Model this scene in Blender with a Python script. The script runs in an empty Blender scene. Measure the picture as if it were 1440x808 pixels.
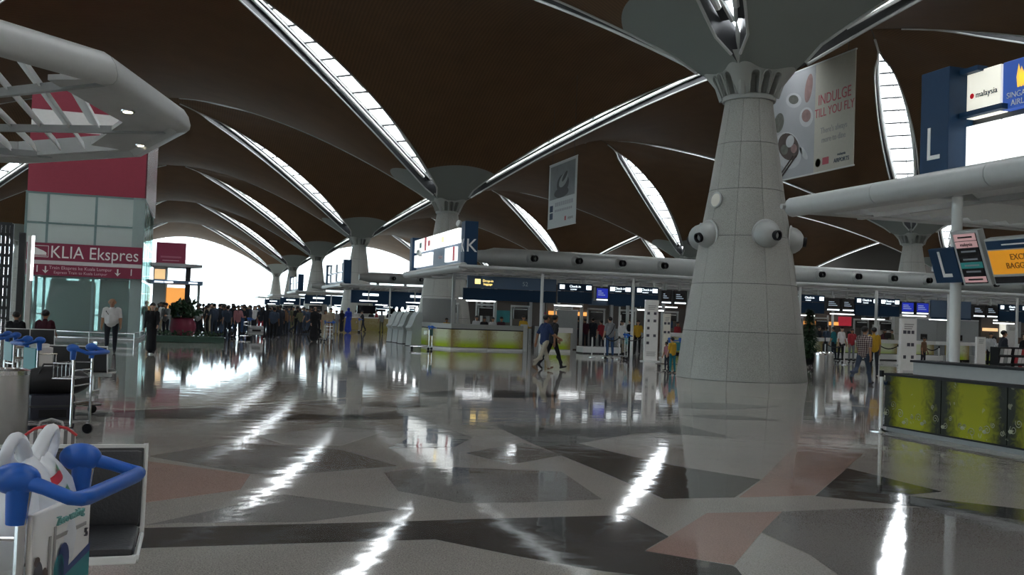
import bpy, bmesh, math, random
from mathutils import Vector, Matrix
R = math.radians
random.seed(7)
scene = bpy.context.scene
COL = scene.collection

# ------------------------------------------------------------------ camera
# world axes: +Y runs down the length of the hall, +X to the right, Z up, metres
FPX = 1376.0
YAW, PITCH, ROLL, EYE = R(17.73), R(1.75), R(2.06), 1.62
_f = Vector((math.sin(YAW) * math.cos(PITCH), math.cos(YAW) * math.cos(PITCH), math.sin(PITCH)))
_r0 = _f.cross(Vector((0, 0, 1))).normalized()
_u0 = _r0.cross(_f).normalized()
CR = _r0 * math.cos(ROLL) + _u0 * math.sin(ROLL)
CU = -_r0 * math.sin(ROLL) + _u0 * math.cos(ROLL)
cam_d = bpy.data.cameras.new('camera'); cam = bpy.data.objects.new('camera', cam_d)
COL.objects.link(cam)
cam.matrix_world = Matrix(((CR.x, CU.x, -_f.x, 0), (CR.y, CU.y, -_f.y, 0), (CR.z, CU.z, -_f.z, EYE), (0, 0, 0, 1)))
cam_d.sensor_width = 36.0; cam_d.lens = FPX / 1440 * 36; cam_d.clip_end = 2000; cam_d.clip_start = .05
scene.camera = cam

def P(px, py, h=0.0):
    """the point of the horizontal plane z=h that lies under a spot of the photograph (1440x808)"""
    d = CR * ((px - 720) / FPX) + CU * ((404 - py) / FPX) + _f
    k = (h - EYE) / d.z
    return Vector((d.x * k, d.y * k, h))
def Q(px, py, Y):
    """the same for the vertical plane y=Y"""
    d = CR * ((px - 720) / FPX) + CU * ((404 - py) / FPX) + _f
    k = Y / d.y
    return Vector((d.x * k, Y, EYE + d.z * k))
def QX(px, py, X):
    d = CR * ((px - 720) / FPX) + CU * ((404 - py) / FPX) + _f
    k = X / d.x
    return Vector((X, d.y * k, EYE + d.z * k))

# ------------------------------------------------------------------ light: an overcast sky, seen through skylights and the glazed walls
world = bpy.data.worlds.new('overcast_sky'); scene.world = world
world.use_nodes = True
bg = world.node_tree.nodes['Background']
bg.inputs[0].default_value = (0.93, 0.97, 1.0, 1); bg.inputs[1].default_value = 9.0
scene.view_settings.view_transform = 'Standard'; scene.view_settings.look = 'None'
scene.view_settings.gamma = 1.0; scene.view_settings.use_curve_mapping = False
scene.view_settings.exposure = 0.6
cy = scene.cycles
cy.max_bounces = 8; cy.diffuse_bounces = 5; cy.glossy_bounces = 3; cy.transmission_bounces = 4; cy.transparent_max_bounces = 12
cy.caustics_reflective = False; cy.caustics_refractive = False; cy.sample_clamp_indirect = 6.0
cy.use_denoising = True

# ------------------------------------------------------------------ helpers
def setp(o, label=None, cat=None, group=None, kind=None):
    if label: o['label'] = label
    if cat: o['category'] = cat
    if group: o['group'] = group
    if kind: o['kind'] = kind
    return o

MATS = {}
def mat(name, col, rough=.5, metal=0., spec=.5, emit=None, estr=0., var=0., vscale=8., bump=0., bscale=40., trans=0., coat=0.):
    if name in MATS: return MATS[name]
    m = bpy.data.materials.new(name); m.use_nodes = True; MATS[name] = m
    nt = m.node_tree; b = nt.nodes['Principled BSDF']
    c = (col[0], col[1], col[2], 1)
    b.inputs['Base Color'].default_value = c; b.inputs['Roughness'].default_value = rough
    b.inputs['Metallic'].default_value = metal; b.inputs['Specular IOR Level'].default_value = spec
    b.inputs['Coat Weight'].default_value = coat
    if emit:
        b.inputs['Emission Color'].default_value = (emit[0], emit[1], emit[2], 1); b.inputs['Emission Strength'].default_value = estr
    tc = nt.nodes.new('ShaderNodeTexCoord')
    n = nt.nodes.new('ShaderNodeTexNoise'); n.inputs['Scale'].default_value = vscale; n.inputs['Detail'].default_value = 4
    nt.links.new(tc.outputs['Object'], n.inputs['Vector'])
    mx = nt.nodes.new('ShaderNodeMix'); mx.data_type = 'RGBA'
    v = var if var else .06
    mx.inputs['A'].default_value = tuple(max(0, x * (1 - v)) for x in c[:3]) + (1,)
    mx.inputs['B'].default_value = tuple(min(1, x * (1 + v)) for x in c[:3]) + (1,)
    nt.links.new(n.outputs['Fac'], mx.inputs['Factor']); nt.links.new(mx.outputs['Result'], b.inputs['Base Color'])
    if bump:
        n2 = nt.nodes.new('ShaderNodeTexNoise'); n2.inputs['Scale'].default_value = bscale
        bp = nt.nodes.new('ShaderNodeBump'); bp.inputs['Strength'].default_value = bump; bp.inputs['Distance'].default_value = .02
        nt.links.new(tc.outputs['Object'], n2.inputs['Vector']); nt.links.new(n2.outputs['Fac'], bp.inputs['Height']); nt.links.new(bp.outputs['Normal'], b.inputs['Normal'])
    return m

def glass_mat(name, tint, clear=.85, rough=.02):
    m = bpy.data.materials.new(name); m.use_nodes = True; nt = m.node_tree
    b = nt.nodes['Principled BSDF']; out = nt.nodes['Material Output']
    b.inputs['Base Color'].default_value = (*tint, 1); b.inputs['Roughness'].default_value = rough; b.inputs['Specular IOR Level'].default_value = .6
    tr = nt.nodes.new('ShaderNodeBsdfTransparent'); tr.inputs[0].default_value = (min(1, tint[0] * 1.2), min(1, tint[1] * 1.2), min(1, tint[2] * 1.2), 1)
    mx = nt.nodes.new('ShaderNodeMixShader'); mx.inputs[0].default_value = clear
    nt.links.new(b.outputs[0], mx.inputs[1]); nt.links.new(tr.outputs[0], mx.inputs[2]); nt.links.new(mx.outputs[0], out.inputs[0])
    MATS[name] = m
    return m

class MB:
    """collects shapes; build() links them as ONE mesh object"""
    def __init__(s): s.v = []; s.f = []; s.m = []; s.mi = 0
    def add(s, vs, fs):
        o = len(s.v); s.v += [tuple(v) for v in vs]; s.f += [tuple(i + o for i in f) for f in fs]; s.m += [s.mi] * len(fs); return s
    def box(s, c, d, bev=0., rot=None):
        x, y, z = d[0] / 2, d[1] / 2, d[2] / 2; b = min(bev, x * .9, y * .9, z * .9)
        if b <= 0:
            vs = [(sx * x, sy * y, sz * z) for sz in (-1, 1) for sy in (-1, 1) for sx in (-1, 1)]
            fs = [(0, 2, 3, 1), (4, 5, 7, 6), (0, 1, 5, 4), (2, 6, 7, 3), (0, 4, 6, 2), (1, 3, 7, 5)]
        else:
            bm = bmesh.new(); bmesh.ops.create_cube(bm, size=1.0)
            for v in bm.verts: v.co = Vector((v.co.x * 2 * x, v.co.y * 2 * y, v.co.z * 2 * z))
            bmesh.ops.bevel(bm, geom=bm.edges[:], offset=b, segments=2, profile=.5, affect='EDGES')
            bm.verts.index_update(); vs = [tuple(v.co) for v in bm.verts]; fs = [tuple(v.index for v in f.verts) for f in bm.faces]; bm.free()
        M = (rot.to_matrix() if hasattr(rot, 'to_matrix') else rot) if rot is not None else None
        c = Vector(c)
        return s.add([(c + (M @ Vector(v) if M else Vector(v))) for v in vs], fs)
    def bb(s, x0, x1, y0, y1, z0, z1, bev=0.):
        return s.box(((x0 + x1) / 2, (y0 + y1) / 2, (z0 + z1) / 2), (abs(x1 - x0), abs(y1 - y0), abs(z1 - z0)), bev)
    def tube(s, pts, r, n=8, closed=False, cap=True):
        pts = [Vector(p) for p in pts]; m = len(pts); rs = r if isinstance(r, (list, tuple)) else [r] * m
        rings = []; prev = None
        for i, p in enumerate(pts):
            if closed: t = pts[(i + 1) % m] - pts[i - 1]
            else: t = pts[min(i + 1, m - 1)] - pts[max(i - 1, 0)]
            t = t.normalized() if t.length > 1e-9 else Vector((0, 0, 1))
            if prev is None:
                a = Vector((0, 0, 1)) if abs(t.z) < .9 else Vector((1, 0, 0)); nrm = (a - t * a.dot(t)).normalized()
            else:
                nrm = prev - t * prev.dot(t); nrm = nrm.normalized() if nrm.length > 1e-6 else t.orthogonal().normalized()
            prev = nrm; bn = t.cross(nrm)
            rings.append([p + (nrm * math.cos(2 * math.pi * k / n) + bn * math.sin(2 * math.pi * k / n)) * rs[i] for k in range(n)])
        vs = [v for rg in rings for v in rg]; fs = []
        for i in range(m if closed else m - 1):
            j = (i + 1) % m
            for k in range(n): fs.append((i * n + k, i * n + (k + 1) % n, j * n + (k + 1) % n, j * n + k))
        if cap and not closed: fs.append(tuple(range(n))[::-1]); fs.append(tuple((m - 1) * n + k for k in range(n)))
        return s.add(vs, fs)
    def lathe(s, prof, n=24, c=(0, 0, 0), axis=None, a0=0., a1=2 * math.pi, capt=True):
        full = abs(a1 - a0 - 2 * math.pi) < 1e-6; k = n if full else n + 1; vs = []
        M = axis.to_track_quat('Z', 'Y').to_matrix() if axis is not None else None
        for r, z in prof:
            for i in range(k):
                a = a0 + (a1 - a0) * i / n; v = Vector((r * math.cos(a), r * math.sin(a), z))
                vs.append(Vector(c) + (M @ v if M else v))
        fs = []
        for j in range(len(prof) - 1):
            for i in range(n):
                i2 = (i + 1) % k if full else i + 1
                fs.append((j * k + i, j * k + i2, (j + 1) * k + i2, (j + 1) * k + i))
        if full and capt:
            if prof[0][0] > 1e-4: fs.append(tuple(range(k))[::-1])
            if prof[-1][0] > 1e-4: fs.append(tuple((len(prof) - 1) * k + i for i in range(k)))
        return s.add(vs, fs)
    def ell(s, c, rad, n=12, m=8):
        pr = [(math.sin(math.pi * j / m), -math.cos(math.pi * j / m)) for j in range(m + 1)]
        vs = []; fs = []
        for r, z in pr:
            for i in range(n):
                a = 2 * math.pi * i / n; vs.append((c[0] + rad[0] * r * math.cos(a), c[1] + rad[1] * r * math.sin(a), c[2] + rad[2] * z))
        for j in range(m):
            for i in range(n): fs.append((j * n + i, j * n + (i + 1) % n, (j + 1) * n + (i + 1) % n, (j + 1) * n + i))
        return s.add(vs, fs)
    def prism(s, poly, z0, z1):
        n = len(poly)
        vs = [(p[0], p[1], z0) for p in poly] + [(p[0], p[1], z1) for p in poly]
        return s.add(vs, [tuple(range(n))[::-1], tuple(range(n, 2 * n))] + [(i, (i + 1) % n, n + (i + 1) % n, n + i) for i in range(n)])
    def mesh(s, name, mats, smooth=False):
        me = bpy.data.meshes.new(name); me.from_pydata(s.v, [], s.f)
        for m in (mats if isinstance(mats, (list, tuple)) else [mats]): me.materials.append(m)
        if any(s.m): me.polygons.foreach_set('material_index', s.m)
        if smooth:
            me.polygons.foreach_set('use_smooth', [True] * len(me.polygons)); me.update(); me.set_sharp_from_angle(angle=R(40))
        me.update(); return me
    def build(s, name, mats, parent=None, smooth=False, loc=None, rz=None):
        return link(s.mesh(name, mats, smooth), name, parent, loc, rz)

def link(me, name, parent=None, loc=None, rz=None):
    o = bpy.data.objects.new(name, me); COL.objects.link(o)
    if parent: o.parent = parent
    if loc is not None: o.location = loc
    if rz is not None: o.rotation_euler = (0, 0, rz)
    return o
def thing(name, label, cat, loc=(0, 0, 0), rz=0., group=None, kind=None):
    o = bpy.data.objects.new(name, None); COL.objects.link(o); o.location = loc; o.rotation_euler = (0, 0, rz); o.empty_display_size = .2
    return setp(o, label, cat, group, kind)
def kids(o): return list(o.children)
def dup(root, loc=None, rz=None, label=None, group=None):
    r = root.copy(); COL.objects.link(r)
    if loc is not None: r.location = loc
    if rz is not None: r.rotation_euler = (0, 0, rz)
    if label: r['label'] = label
    if group: r['group'] = group
    for ch in kids(root):
        c = ch.copy(); COL.objects.link(c); c.parent = r
        for g in kids(ch):
            d = g.copy(); COL.objects.link(d); d.parent = c
    return r
def text(s, size, m, parent, loc, rot, name='lettering', align='CENTER', depth=.004, sx=1.):
    cu = bpy.data.curves.new(name, 'FONT'); cu.body = s; cu.size = size; cu.align_x = align; cu.align_y = 'CENTER'; cu.extrude = depth; cu.resolution_u = 3
    t = bpy.data.objects.new('tmp_text', cu)
    me = bpy.data.meshes.new_from_object(t); bpy.data.objects.remove(t); bpy.data.curves.remove(cu)
    me.materials.clear(); me.materials.append(m); me.name = name
    o = link(me, name, parent, loc); o.rotation_euler = rot; o.scale = (sx, 1, 1)
    return o
FACE_MY = (R(90), 0, 0)            # readable from -Y
FACE_MX = (R(90), 0, R(-90))       # readable from -X

# ------------------------------------------------------------------ materials
def granite(name, a, b, rough=.05, scale=90., wave=.28):
    m = bpy.data.materials.new(name); m.use_nodes = True; MATS[name] = m; nt = m.node_tree; bs = nt.nodes['Principled BSDF']
    tc = nt.nodes.new('ShaderNodeTexCoord'); L = nt.links
    n = nt.nodes.new('ShaderNodeTexNoise'); n.inputs['Scale'].default_value = scale; n.inputs['Detail'].default_value = 3
    n3 = nt.nodes.new('ShaderNodeTexNoise'); n3.inputs['Scale'].default_value = .35; n3.inputs['Detail'].default_value = 3
    vo = nt.nodes.new('ShaderNodeTexVoronoi'); vo.inputs['Scale'].default_value = scale * 1.3
    for q in (n, n3, vo): L.new(tc.outputs['Object'], q.inputs['Vector'])
    ad = nt.nodes.new('ShaderNodeMath'); ad.operation = 'MULTIPLY_ADD'; L.new(n3.outputs['Fac'], ad.inputs[0]); ad.inputs[1].default_value = .5; L.new(n.outputs['Fac'], ad.inputs[2])
    ad2 = nt.nodes.new('ShaderNodeMath'); ad2.operation = 'MULTIPLY_ADD'; L.new(vo.outputs['Distance'], ad2.inputs[0]); ad2.inputs[1].default_value = .35; L.new(ad.outputs[0], ad2.inputs[2])
    cr = nt.nodes.new('ShaderNodeValToRGB'); cr.color_ramp.elements[0].position = .68; cr.color_ramp.elements[1].position = 1.0
    cr.color_ramp.elements[0].color = (*a, 1); cr.color_ramp.elements[1].color = (*b, 1)
    L.new(ad2.outputs[0], cr.inputs[0]); L.new(cr.outputs[0], bs.inputs['Base Color'])
    bs.inputs['Roughness'].default_value = rough; bs.inputs['Specular IOR Level'].default_value = .26
    # each polished slab lies a hair out of level, which breaks up what is mirrored in it
    w = nt.nodes.new('ShaderNodeTexNoise'); w.inputs['Scale'].default_value = 2.6; w.inputs['Detail'].default_value = 2.0; w.inputs['Roughness'].default_value = .4
    L.new(tc.outputs['Object'], w.inputs['Vector'])
    bp = nt.nodes.new('ShaderNodeBump'); bp.inputs['Strength'].default_value = wave; bp.inputs['Distance'].default_value = .006
    L.new(w.outputs['Fac'], bp.inputs['Height']); L.new(bp.outputs['Normal'], bs.inputs['Normal'])
    return m
granite('granite_grey', (.175, .165, .15), (.37, .352, .325))
granite('granite_black', (.012, .012, .014), (.035, .034, .036))
granite('granite_charcoal', (.035, .034, .034), (.085, .083, .08))
granite('granite_rose', (.23, .155, .13), (.36, .255, .22))
granite('granite_dark_grey', (.125, .122, .116), (.225, .22, .21))
granite('granite_light', (.26, .252, .235), (.42, .41, .385))
granite('cream_stripe', (.30, .28, .24), (.45, .43, .38))
granite('granite_column', (.23, .235, .215), (.40, .405, .375), rough=.38, scale=55., wave=.03)
mat('concrete_pale', (.36, .38, .36), .55, var=.10, vscale=3)
mat('white_steel', (.72, .74, .73), .35, var=.04)
mat('steel_grey', (.46, .48, .475), .4, var=.06)
mat('duct_grey', (.40, .42, .41), .42, metal=.25, var=.06)
mat('chrome', (.72, .73, .74), .18, metal=1.)
mat('brushed_steel', (.55, .56, .56), .3, metal=1., var=.1)
mat('black_plastic', (.012, .012, .014), .55, spec=.25)
mat('dark_metal', (.045, .047, .05), .45, metal=.4)
mat('trim_white', (.75, .76, .76), .4)
mat('blue_sign', (.008, .038, .092), .5, spec=.3)
mat('blue_grey_board', (.10, .16, .25), .45)
mat('maroon', (.23, .025, .062), .45)
mat('red_wall', (.30, .035, .065), .5, var=.08)
mat('white_print', (.82, .82, .80), .5)
mat('cream_print', (.72, .70, .62), .55)
mat('grey_panel', (.33, .35, .35), .5)
mat('black_leather', (.022, .024, .028), .42, var=.2, bump=.15, bscale=60)
mat('trolley_blue', (.010, .105, .46), .38)
mat('teal_print', (.03, .22, .24), .5)
mat('lamp_warm', (1, .9, .75), emit=(1, .86, .62), estr=14)
mat('lamp_white', (1, 1, 1), emit=(.95, .98, 1), estr=3)
mat('lightbox_white', (.9, .9, .85), .4, emit=(1., .96, .80), estr=.42)
mat('lightbox_cool', (.9, .9, .9), .4, emit=(.96, 1., .98), estr=.7)
mat('lightbox_blue', (.03, .08, .35), .4, emit=(.03, .09, .38), estr=.35)
mat('lightbox_gold', (.7, .4, .05), .4, emit=(.8, .48, .06), estr=.7)
mat('lightbox_red', (.5, .03, .05), .4, emit=(.6, .03, .06), estr=.2)
mat('sign_glow', (.9, .95, .95), .4, emit=(.85, .95, 1), estr=1.2)
mat('sign_amber', (.9, .7, .2), .4, emit=(1, .75, .25), estr=1.2)
mat('screen_black', (.008, .008, .012), .2)
mat('screen_blue', (.01, .02, .2), .3, emit=(.02, .04, .55), estr=.4)
mat('screen_orange', (.7, .3, .02), .4, emit=(.75, .30, .015), estr=.3)
mat('screen_pink', (.5, .3, .3), .4, emit=(.6, .36, .36), estr=.25)
mat('screen_teal', (.02, .2, .2), .4, emit=(.03, .22, .2), estr=.15)
mat('orange_light', (.9, .4, .1), .5, emit=(1, .42, .1), estr=.6)
mat('plain_red', (.45, .03, .04), .5)
mat('foliage', (.02, .06, .025), .6, var=.4, vscale=12)
mat('soil_brown', (.05, .03, .02), .9)
glass_mat('glass_clear', (.85, .95, .95), .88)
glass_mat('glass_lift', (.42, .54, .52), .66, .05)
glass_mat('glass_tinted', (.42, .46, .47), .93)
glass_mat('glass_frosted', (.62, .70, .68), .32, .12)
glass_mat('glass_sky', (.9, .95, .95), .93)
# ------------------------------------------------------------------ the hall: floor
V0, U0, S = 15.93, 26.47, 38.4           # first column and the column grid
H2 = S / 2
XL, XR, YB, YE = -61.0, 112.0, -31.0, 239.0
o = MB().bb(XL, XR, YB, YE + 2, -.3, 0).build('floor', MATS['granite_grey'])
setp(o, 'polished grey granite floor with dark and rose inlays', 'floor', kind='structure'); FLOOR = o
o = MB().bb(-520, 520, -420, 760, -.6, -.31).build('apron', mat('apron_concrete', (.5, .5, .48), .8))
setp(o, 'pale concrete apron outside the glazed walls', 'pavement', kind='structure')
INLAYS_AND_STRIPES = [
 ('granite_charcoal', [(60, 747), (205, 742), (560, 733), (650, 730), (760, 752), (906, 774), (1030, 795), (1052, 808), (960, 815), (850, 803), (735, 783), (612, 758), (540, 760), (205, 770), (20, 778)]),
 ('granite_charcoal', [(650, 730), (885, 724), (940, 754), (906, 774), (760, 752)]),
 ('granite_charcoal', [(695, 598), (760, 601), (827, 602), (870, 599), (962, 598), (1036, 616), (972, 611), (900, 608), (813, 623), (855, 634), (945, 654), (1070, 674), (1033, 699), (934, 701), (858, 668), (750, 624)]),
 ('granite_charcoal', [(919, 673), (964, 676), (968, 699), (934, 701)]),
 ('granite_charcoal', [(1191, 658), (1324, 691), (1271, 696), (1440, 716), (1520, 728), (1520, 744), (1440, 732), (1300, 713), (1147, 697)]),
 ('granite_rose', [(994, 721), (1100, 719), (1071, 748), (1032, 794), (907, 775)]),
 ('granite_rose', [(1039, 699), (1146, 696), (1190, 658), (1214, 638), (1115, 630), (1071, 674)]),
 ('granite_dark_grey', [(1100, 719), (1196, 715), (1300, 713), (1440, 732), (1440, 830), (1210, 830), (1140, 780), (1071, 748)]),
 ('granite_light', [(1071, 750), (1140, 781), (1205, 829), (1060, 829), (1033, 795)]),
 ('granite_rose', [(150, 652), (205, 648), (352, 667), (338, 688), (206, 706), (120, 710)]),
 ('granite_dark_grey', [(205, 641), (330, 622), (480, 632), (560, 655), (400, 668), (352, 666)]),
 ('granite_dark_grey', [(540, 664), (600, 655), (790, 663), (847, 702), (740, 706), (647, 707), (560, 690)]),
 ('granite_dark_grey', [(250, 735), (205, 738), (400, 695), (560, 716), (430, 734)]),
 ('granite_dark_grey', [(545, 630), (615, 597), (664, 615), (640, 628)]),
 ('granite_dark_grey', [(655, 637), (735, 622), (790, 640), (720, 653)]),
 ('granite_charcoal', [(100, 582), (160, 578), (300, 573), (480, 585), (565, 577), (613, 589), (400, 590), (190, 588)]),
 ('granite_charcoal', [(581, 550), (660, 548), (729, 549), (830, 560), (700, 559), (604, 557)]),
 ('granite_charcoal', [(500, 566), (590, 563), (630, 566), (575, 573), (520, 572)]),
 ('cream_stripe', [(90, 569), (150, 567), (330, 560), (560, 549), (700, 542), (560, 555), (330, 570), (180, 576)]),  # cream stripes across the floor, paler than the slabs around them
 ('cream_stripe', [(955, 546.5), (1100, 556.5), (1240, 568.5), (1240, 574), (1100, 561), (955, 550)]),
 ('cream_stripe', [(120, 492), (340, 503), (565, 516), (565, 517.5), (340, 504.5), (120, 493.5)]),
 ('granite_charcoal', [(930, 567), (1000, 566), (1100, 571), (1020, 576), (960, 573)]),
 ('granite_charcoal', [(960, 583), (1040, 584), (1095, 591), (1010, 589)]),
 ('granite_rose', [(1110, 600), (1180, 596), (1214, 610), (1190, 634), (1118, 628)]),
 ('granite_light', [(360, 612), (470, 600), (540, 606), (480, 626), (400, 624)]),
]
for k, (mn, poly) in enumerate(INLAYS_AND_STRIPES):
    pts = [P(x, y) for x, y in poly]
    o = MB().prism([(p.x, p.y) for p in pts], -.02, .0010 + .0004 * (k % 5)).build('floor_piece', MATS[mn], FLOOR)
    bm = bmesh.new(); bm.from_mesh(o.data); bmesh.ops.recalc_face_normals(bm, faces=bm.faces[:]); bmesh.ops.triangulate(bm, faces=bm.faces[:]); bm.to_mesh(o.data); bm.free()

# ------------------------------------------------------------------ the hall: timber shells, slit along the diagonals
def hat(x): return max(0., min(1., x))
def Dh(t): return 8.6 + 9.8 * (1 - (1 - hat(t / H2)) ** 1.6)       # height along a diagonal, t from the column
def Gh(t): return 8.6 + 7.8 * (1 - (1 - hat(t / H2)) ** 1.8)       # height along a column line
T0, T1 = 1.4, 16.2
def Wh(t):                                                       # half width of the skylight slit
    a = (t - T0) / (T1 - T0)
    return 0. if a <= 0 or a >= 1 else .78 * math.sin(math.pi * a) ** .75
def edge_off(t): return (Wh(t) + .02 + .30 * hat((t - 1.0) / .8) * hat((T1 + .6 - t) / 1.2)) * math.sqrt(2)

def timber():
    m = bpy.data.materials.new('timber_shell'); m.use_nodes = True; MATS['timber_shell'] = m; nt = m.node_tree; L = nt.links; b = nt.nodes['Principled BSDF']
    tc = nt.nodes.new('ShaderNodeTexCoord'); sp = nt.nodes.new('ShaderNodeSeparateXYZ'); L.new(tc.outputs['Object'], sp.inputs[0])
    ax = nt.nodes.new('ShaderNodeMath'); ax.operation = 'ABSOLUTE'; L.new(sp.outputs[0], ax.inputs[0])
    su = nt.nodes.new('ShaderNodeMath'); su.operation = 'SUBTRACT'; L.new(ax.outputs[0], su.inputs[0]); su.inputs[1].default_value = H2
    cb = nt.nodes.new('ShaderNodeCombineXYZ'); L.new(su.outputs[0], cb.inputs[0]); L.new(sp.outputs[1], cb.inputs[1])
    ln = nt.nodes.new('ShaderNodeVectorMath'); ln.operation = 'LENGTH'; L.new(cb.outputs[0], ln.inputs[0])
    lt = nt.nodes.new('ShaderNodeMath'); lt.operation = 'LESS_THAN'; L.new(ln.outputs['Value'], lt.inputs[0]); lt.inputs[1].default_value = 4.0
    n = nt.nodes.new('ShaderNodeTexNoise'); n.inputs['Scale'].default_value = .6; n.inputs['Detail'].default_value = 6; L.new(tc.outputs['Object'], n.inputs['Vector'])
    w = nt.nodes.new('ShaderNodeTexWave'); w.inputs['Scale'].default_value = 1.6; w.inputs['Distortion'].default_value = .4; w.bands_direction = 'Y'; L.new(tc.outputs['Object'], w.inputs['Vector'])
    m1 = nt.nodes.new('ShaderNodeMix'); m1.data_type = 'RGBA'; m1.inputs['A'].default_value = (.084, .046, .021, 1); m1.inputs['B'].default_value = (.145, .080, .038, 1); L.new(n.outputs['Fac'], m1.inputs['Factor'])
    m3 = nt.nodes.new('ShaderNodeMix'); m3.data_type = 'RGBA'; m3.blend_type = 'MULTIPLY'; m3.inputs['Factor'].default_value = .25; L.new(m1.outputs['Result'], m3.inputs['A']); L.new(w.outputs['Color'], m3.inputs['B'])
    m2 = nt.nodes.new('ShaderNodeMix'); m2.data_type = 'RGBA'; L.new(lt.outputs[0], m2.inputs['Factor']); L.new(m3.outputs['Result'], m2.inputs['A']); m2.inputs['B'].default_value = (.22, .245, .235, 1)
    L.new(m2.outputs['Result'], b.inputs['Base Color']); b.inputs['Roughness'].default_value = .7; b.inputs['Specular IOR Level'].default_value = .2
    return m
timber()
def shell_mesh():
    """one saddle: from column to column along X, up to the bay centres along Y"""
    ts = []
    t = 1.0
    while t < H2: ts.append(t); t += .25 if t < 3 else .6
    ts.append(H2); gs = [(-(H2 - t), t) for t in ts] + [((H2 - t), t) for t in ts[::-1][1:]]
    NR = 14; mb = MB(); rows = []
    for g, t in gs:
        rm = max(.06, t - edge_off(t)); G, D = Gh(t), Dh(t)
        rows.append([(g, rm * (2 * k / NR - 1), G + (D - G) * ((rm * (2 * k / NR - 1)) / t) ** 2) for k in range(NR + 1)])
    n = NR + 1; vs = [p for r in rows for p in r]; fs = []
    for i in range(len(rows) - 1):
        for k in range(NR): fs.append((i * n + k, i * n + k + 1, (i + 1) * n + k + 1, (i + 1) * n + k))
    top = [(x, y, z + .95) for x, y, z in vs]; N = len(vs)
    fs2 = [tuple(i + N for i in f[::-1]) for f in fs]
    sk = []
    for i in range(len(rows) - 1):
        a, b = i * n, (i + 1) * n; sk.append((a, b, b + N, a + N)); a, b = i * n + NR, (i + 1) * n + NR; sk.append((b, a, a + N, b + N))
    for k in range(NR): sk.append((k, k + N, k + 1 + N, k + 1)); e = (len(rows) - 1) * n; sk.append((e + k, e + k + 1, e + k + 1 + N, e + k + N))
    mb.add(vs + top, fs + fs2); mb.m = [0] * len(fs) + [2] * len(fs2)
    mb.f += sk; mb.m += [1] * len(sk)
    return mb.mesh('timber_shell', [MATS['timber_shell'], MATS['dark_metal'], mat('roof_metal', (.55, .57, .58), .5)], True)
SHELL = shell_mesh()
def smesh_trim():
    mb = MB()
    for sx in (-1, 1):
        for sy in (-1, 1):
            pts = []
            t = 1.3
            while t <= 18.6:
                rm = max(.06, t - edge_off(t)); pts.append((sx * (H2 - t), sy * rm, Gh(t) + (Dh(t) - Gh(t)) * (rm / t) ** 2 - .02)); t += .6
            mb.tube(pts, .05, 6)
    return mb.mesh('edge_trim', MATS['steel_grey'], True)
TRIM = smesh_trim()
CEIL = thing('ceiling', 'vaulted dark brown timber roof shells with pale discs around each column', 'ceiling', kind='structure')
IS, JS = range(-2, 3), range(-1, 7)
def shell(x, y, rz):
    a = link(SHELL, 'timber_shell', CEIL, (x, y, 0), rz); b = link(TRIM, 'edge_trim', a)
for i in IS:
    for j in JS:
        cx, cy_ = V0 + S * i, U0 + S * j
        if j <= 5: shell(cx + H2, cy_, 0)                      # spans to the next column along X
        if j <= 4: shell(cx, cy_ + H2, R(90))                  # and along Y
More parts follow.
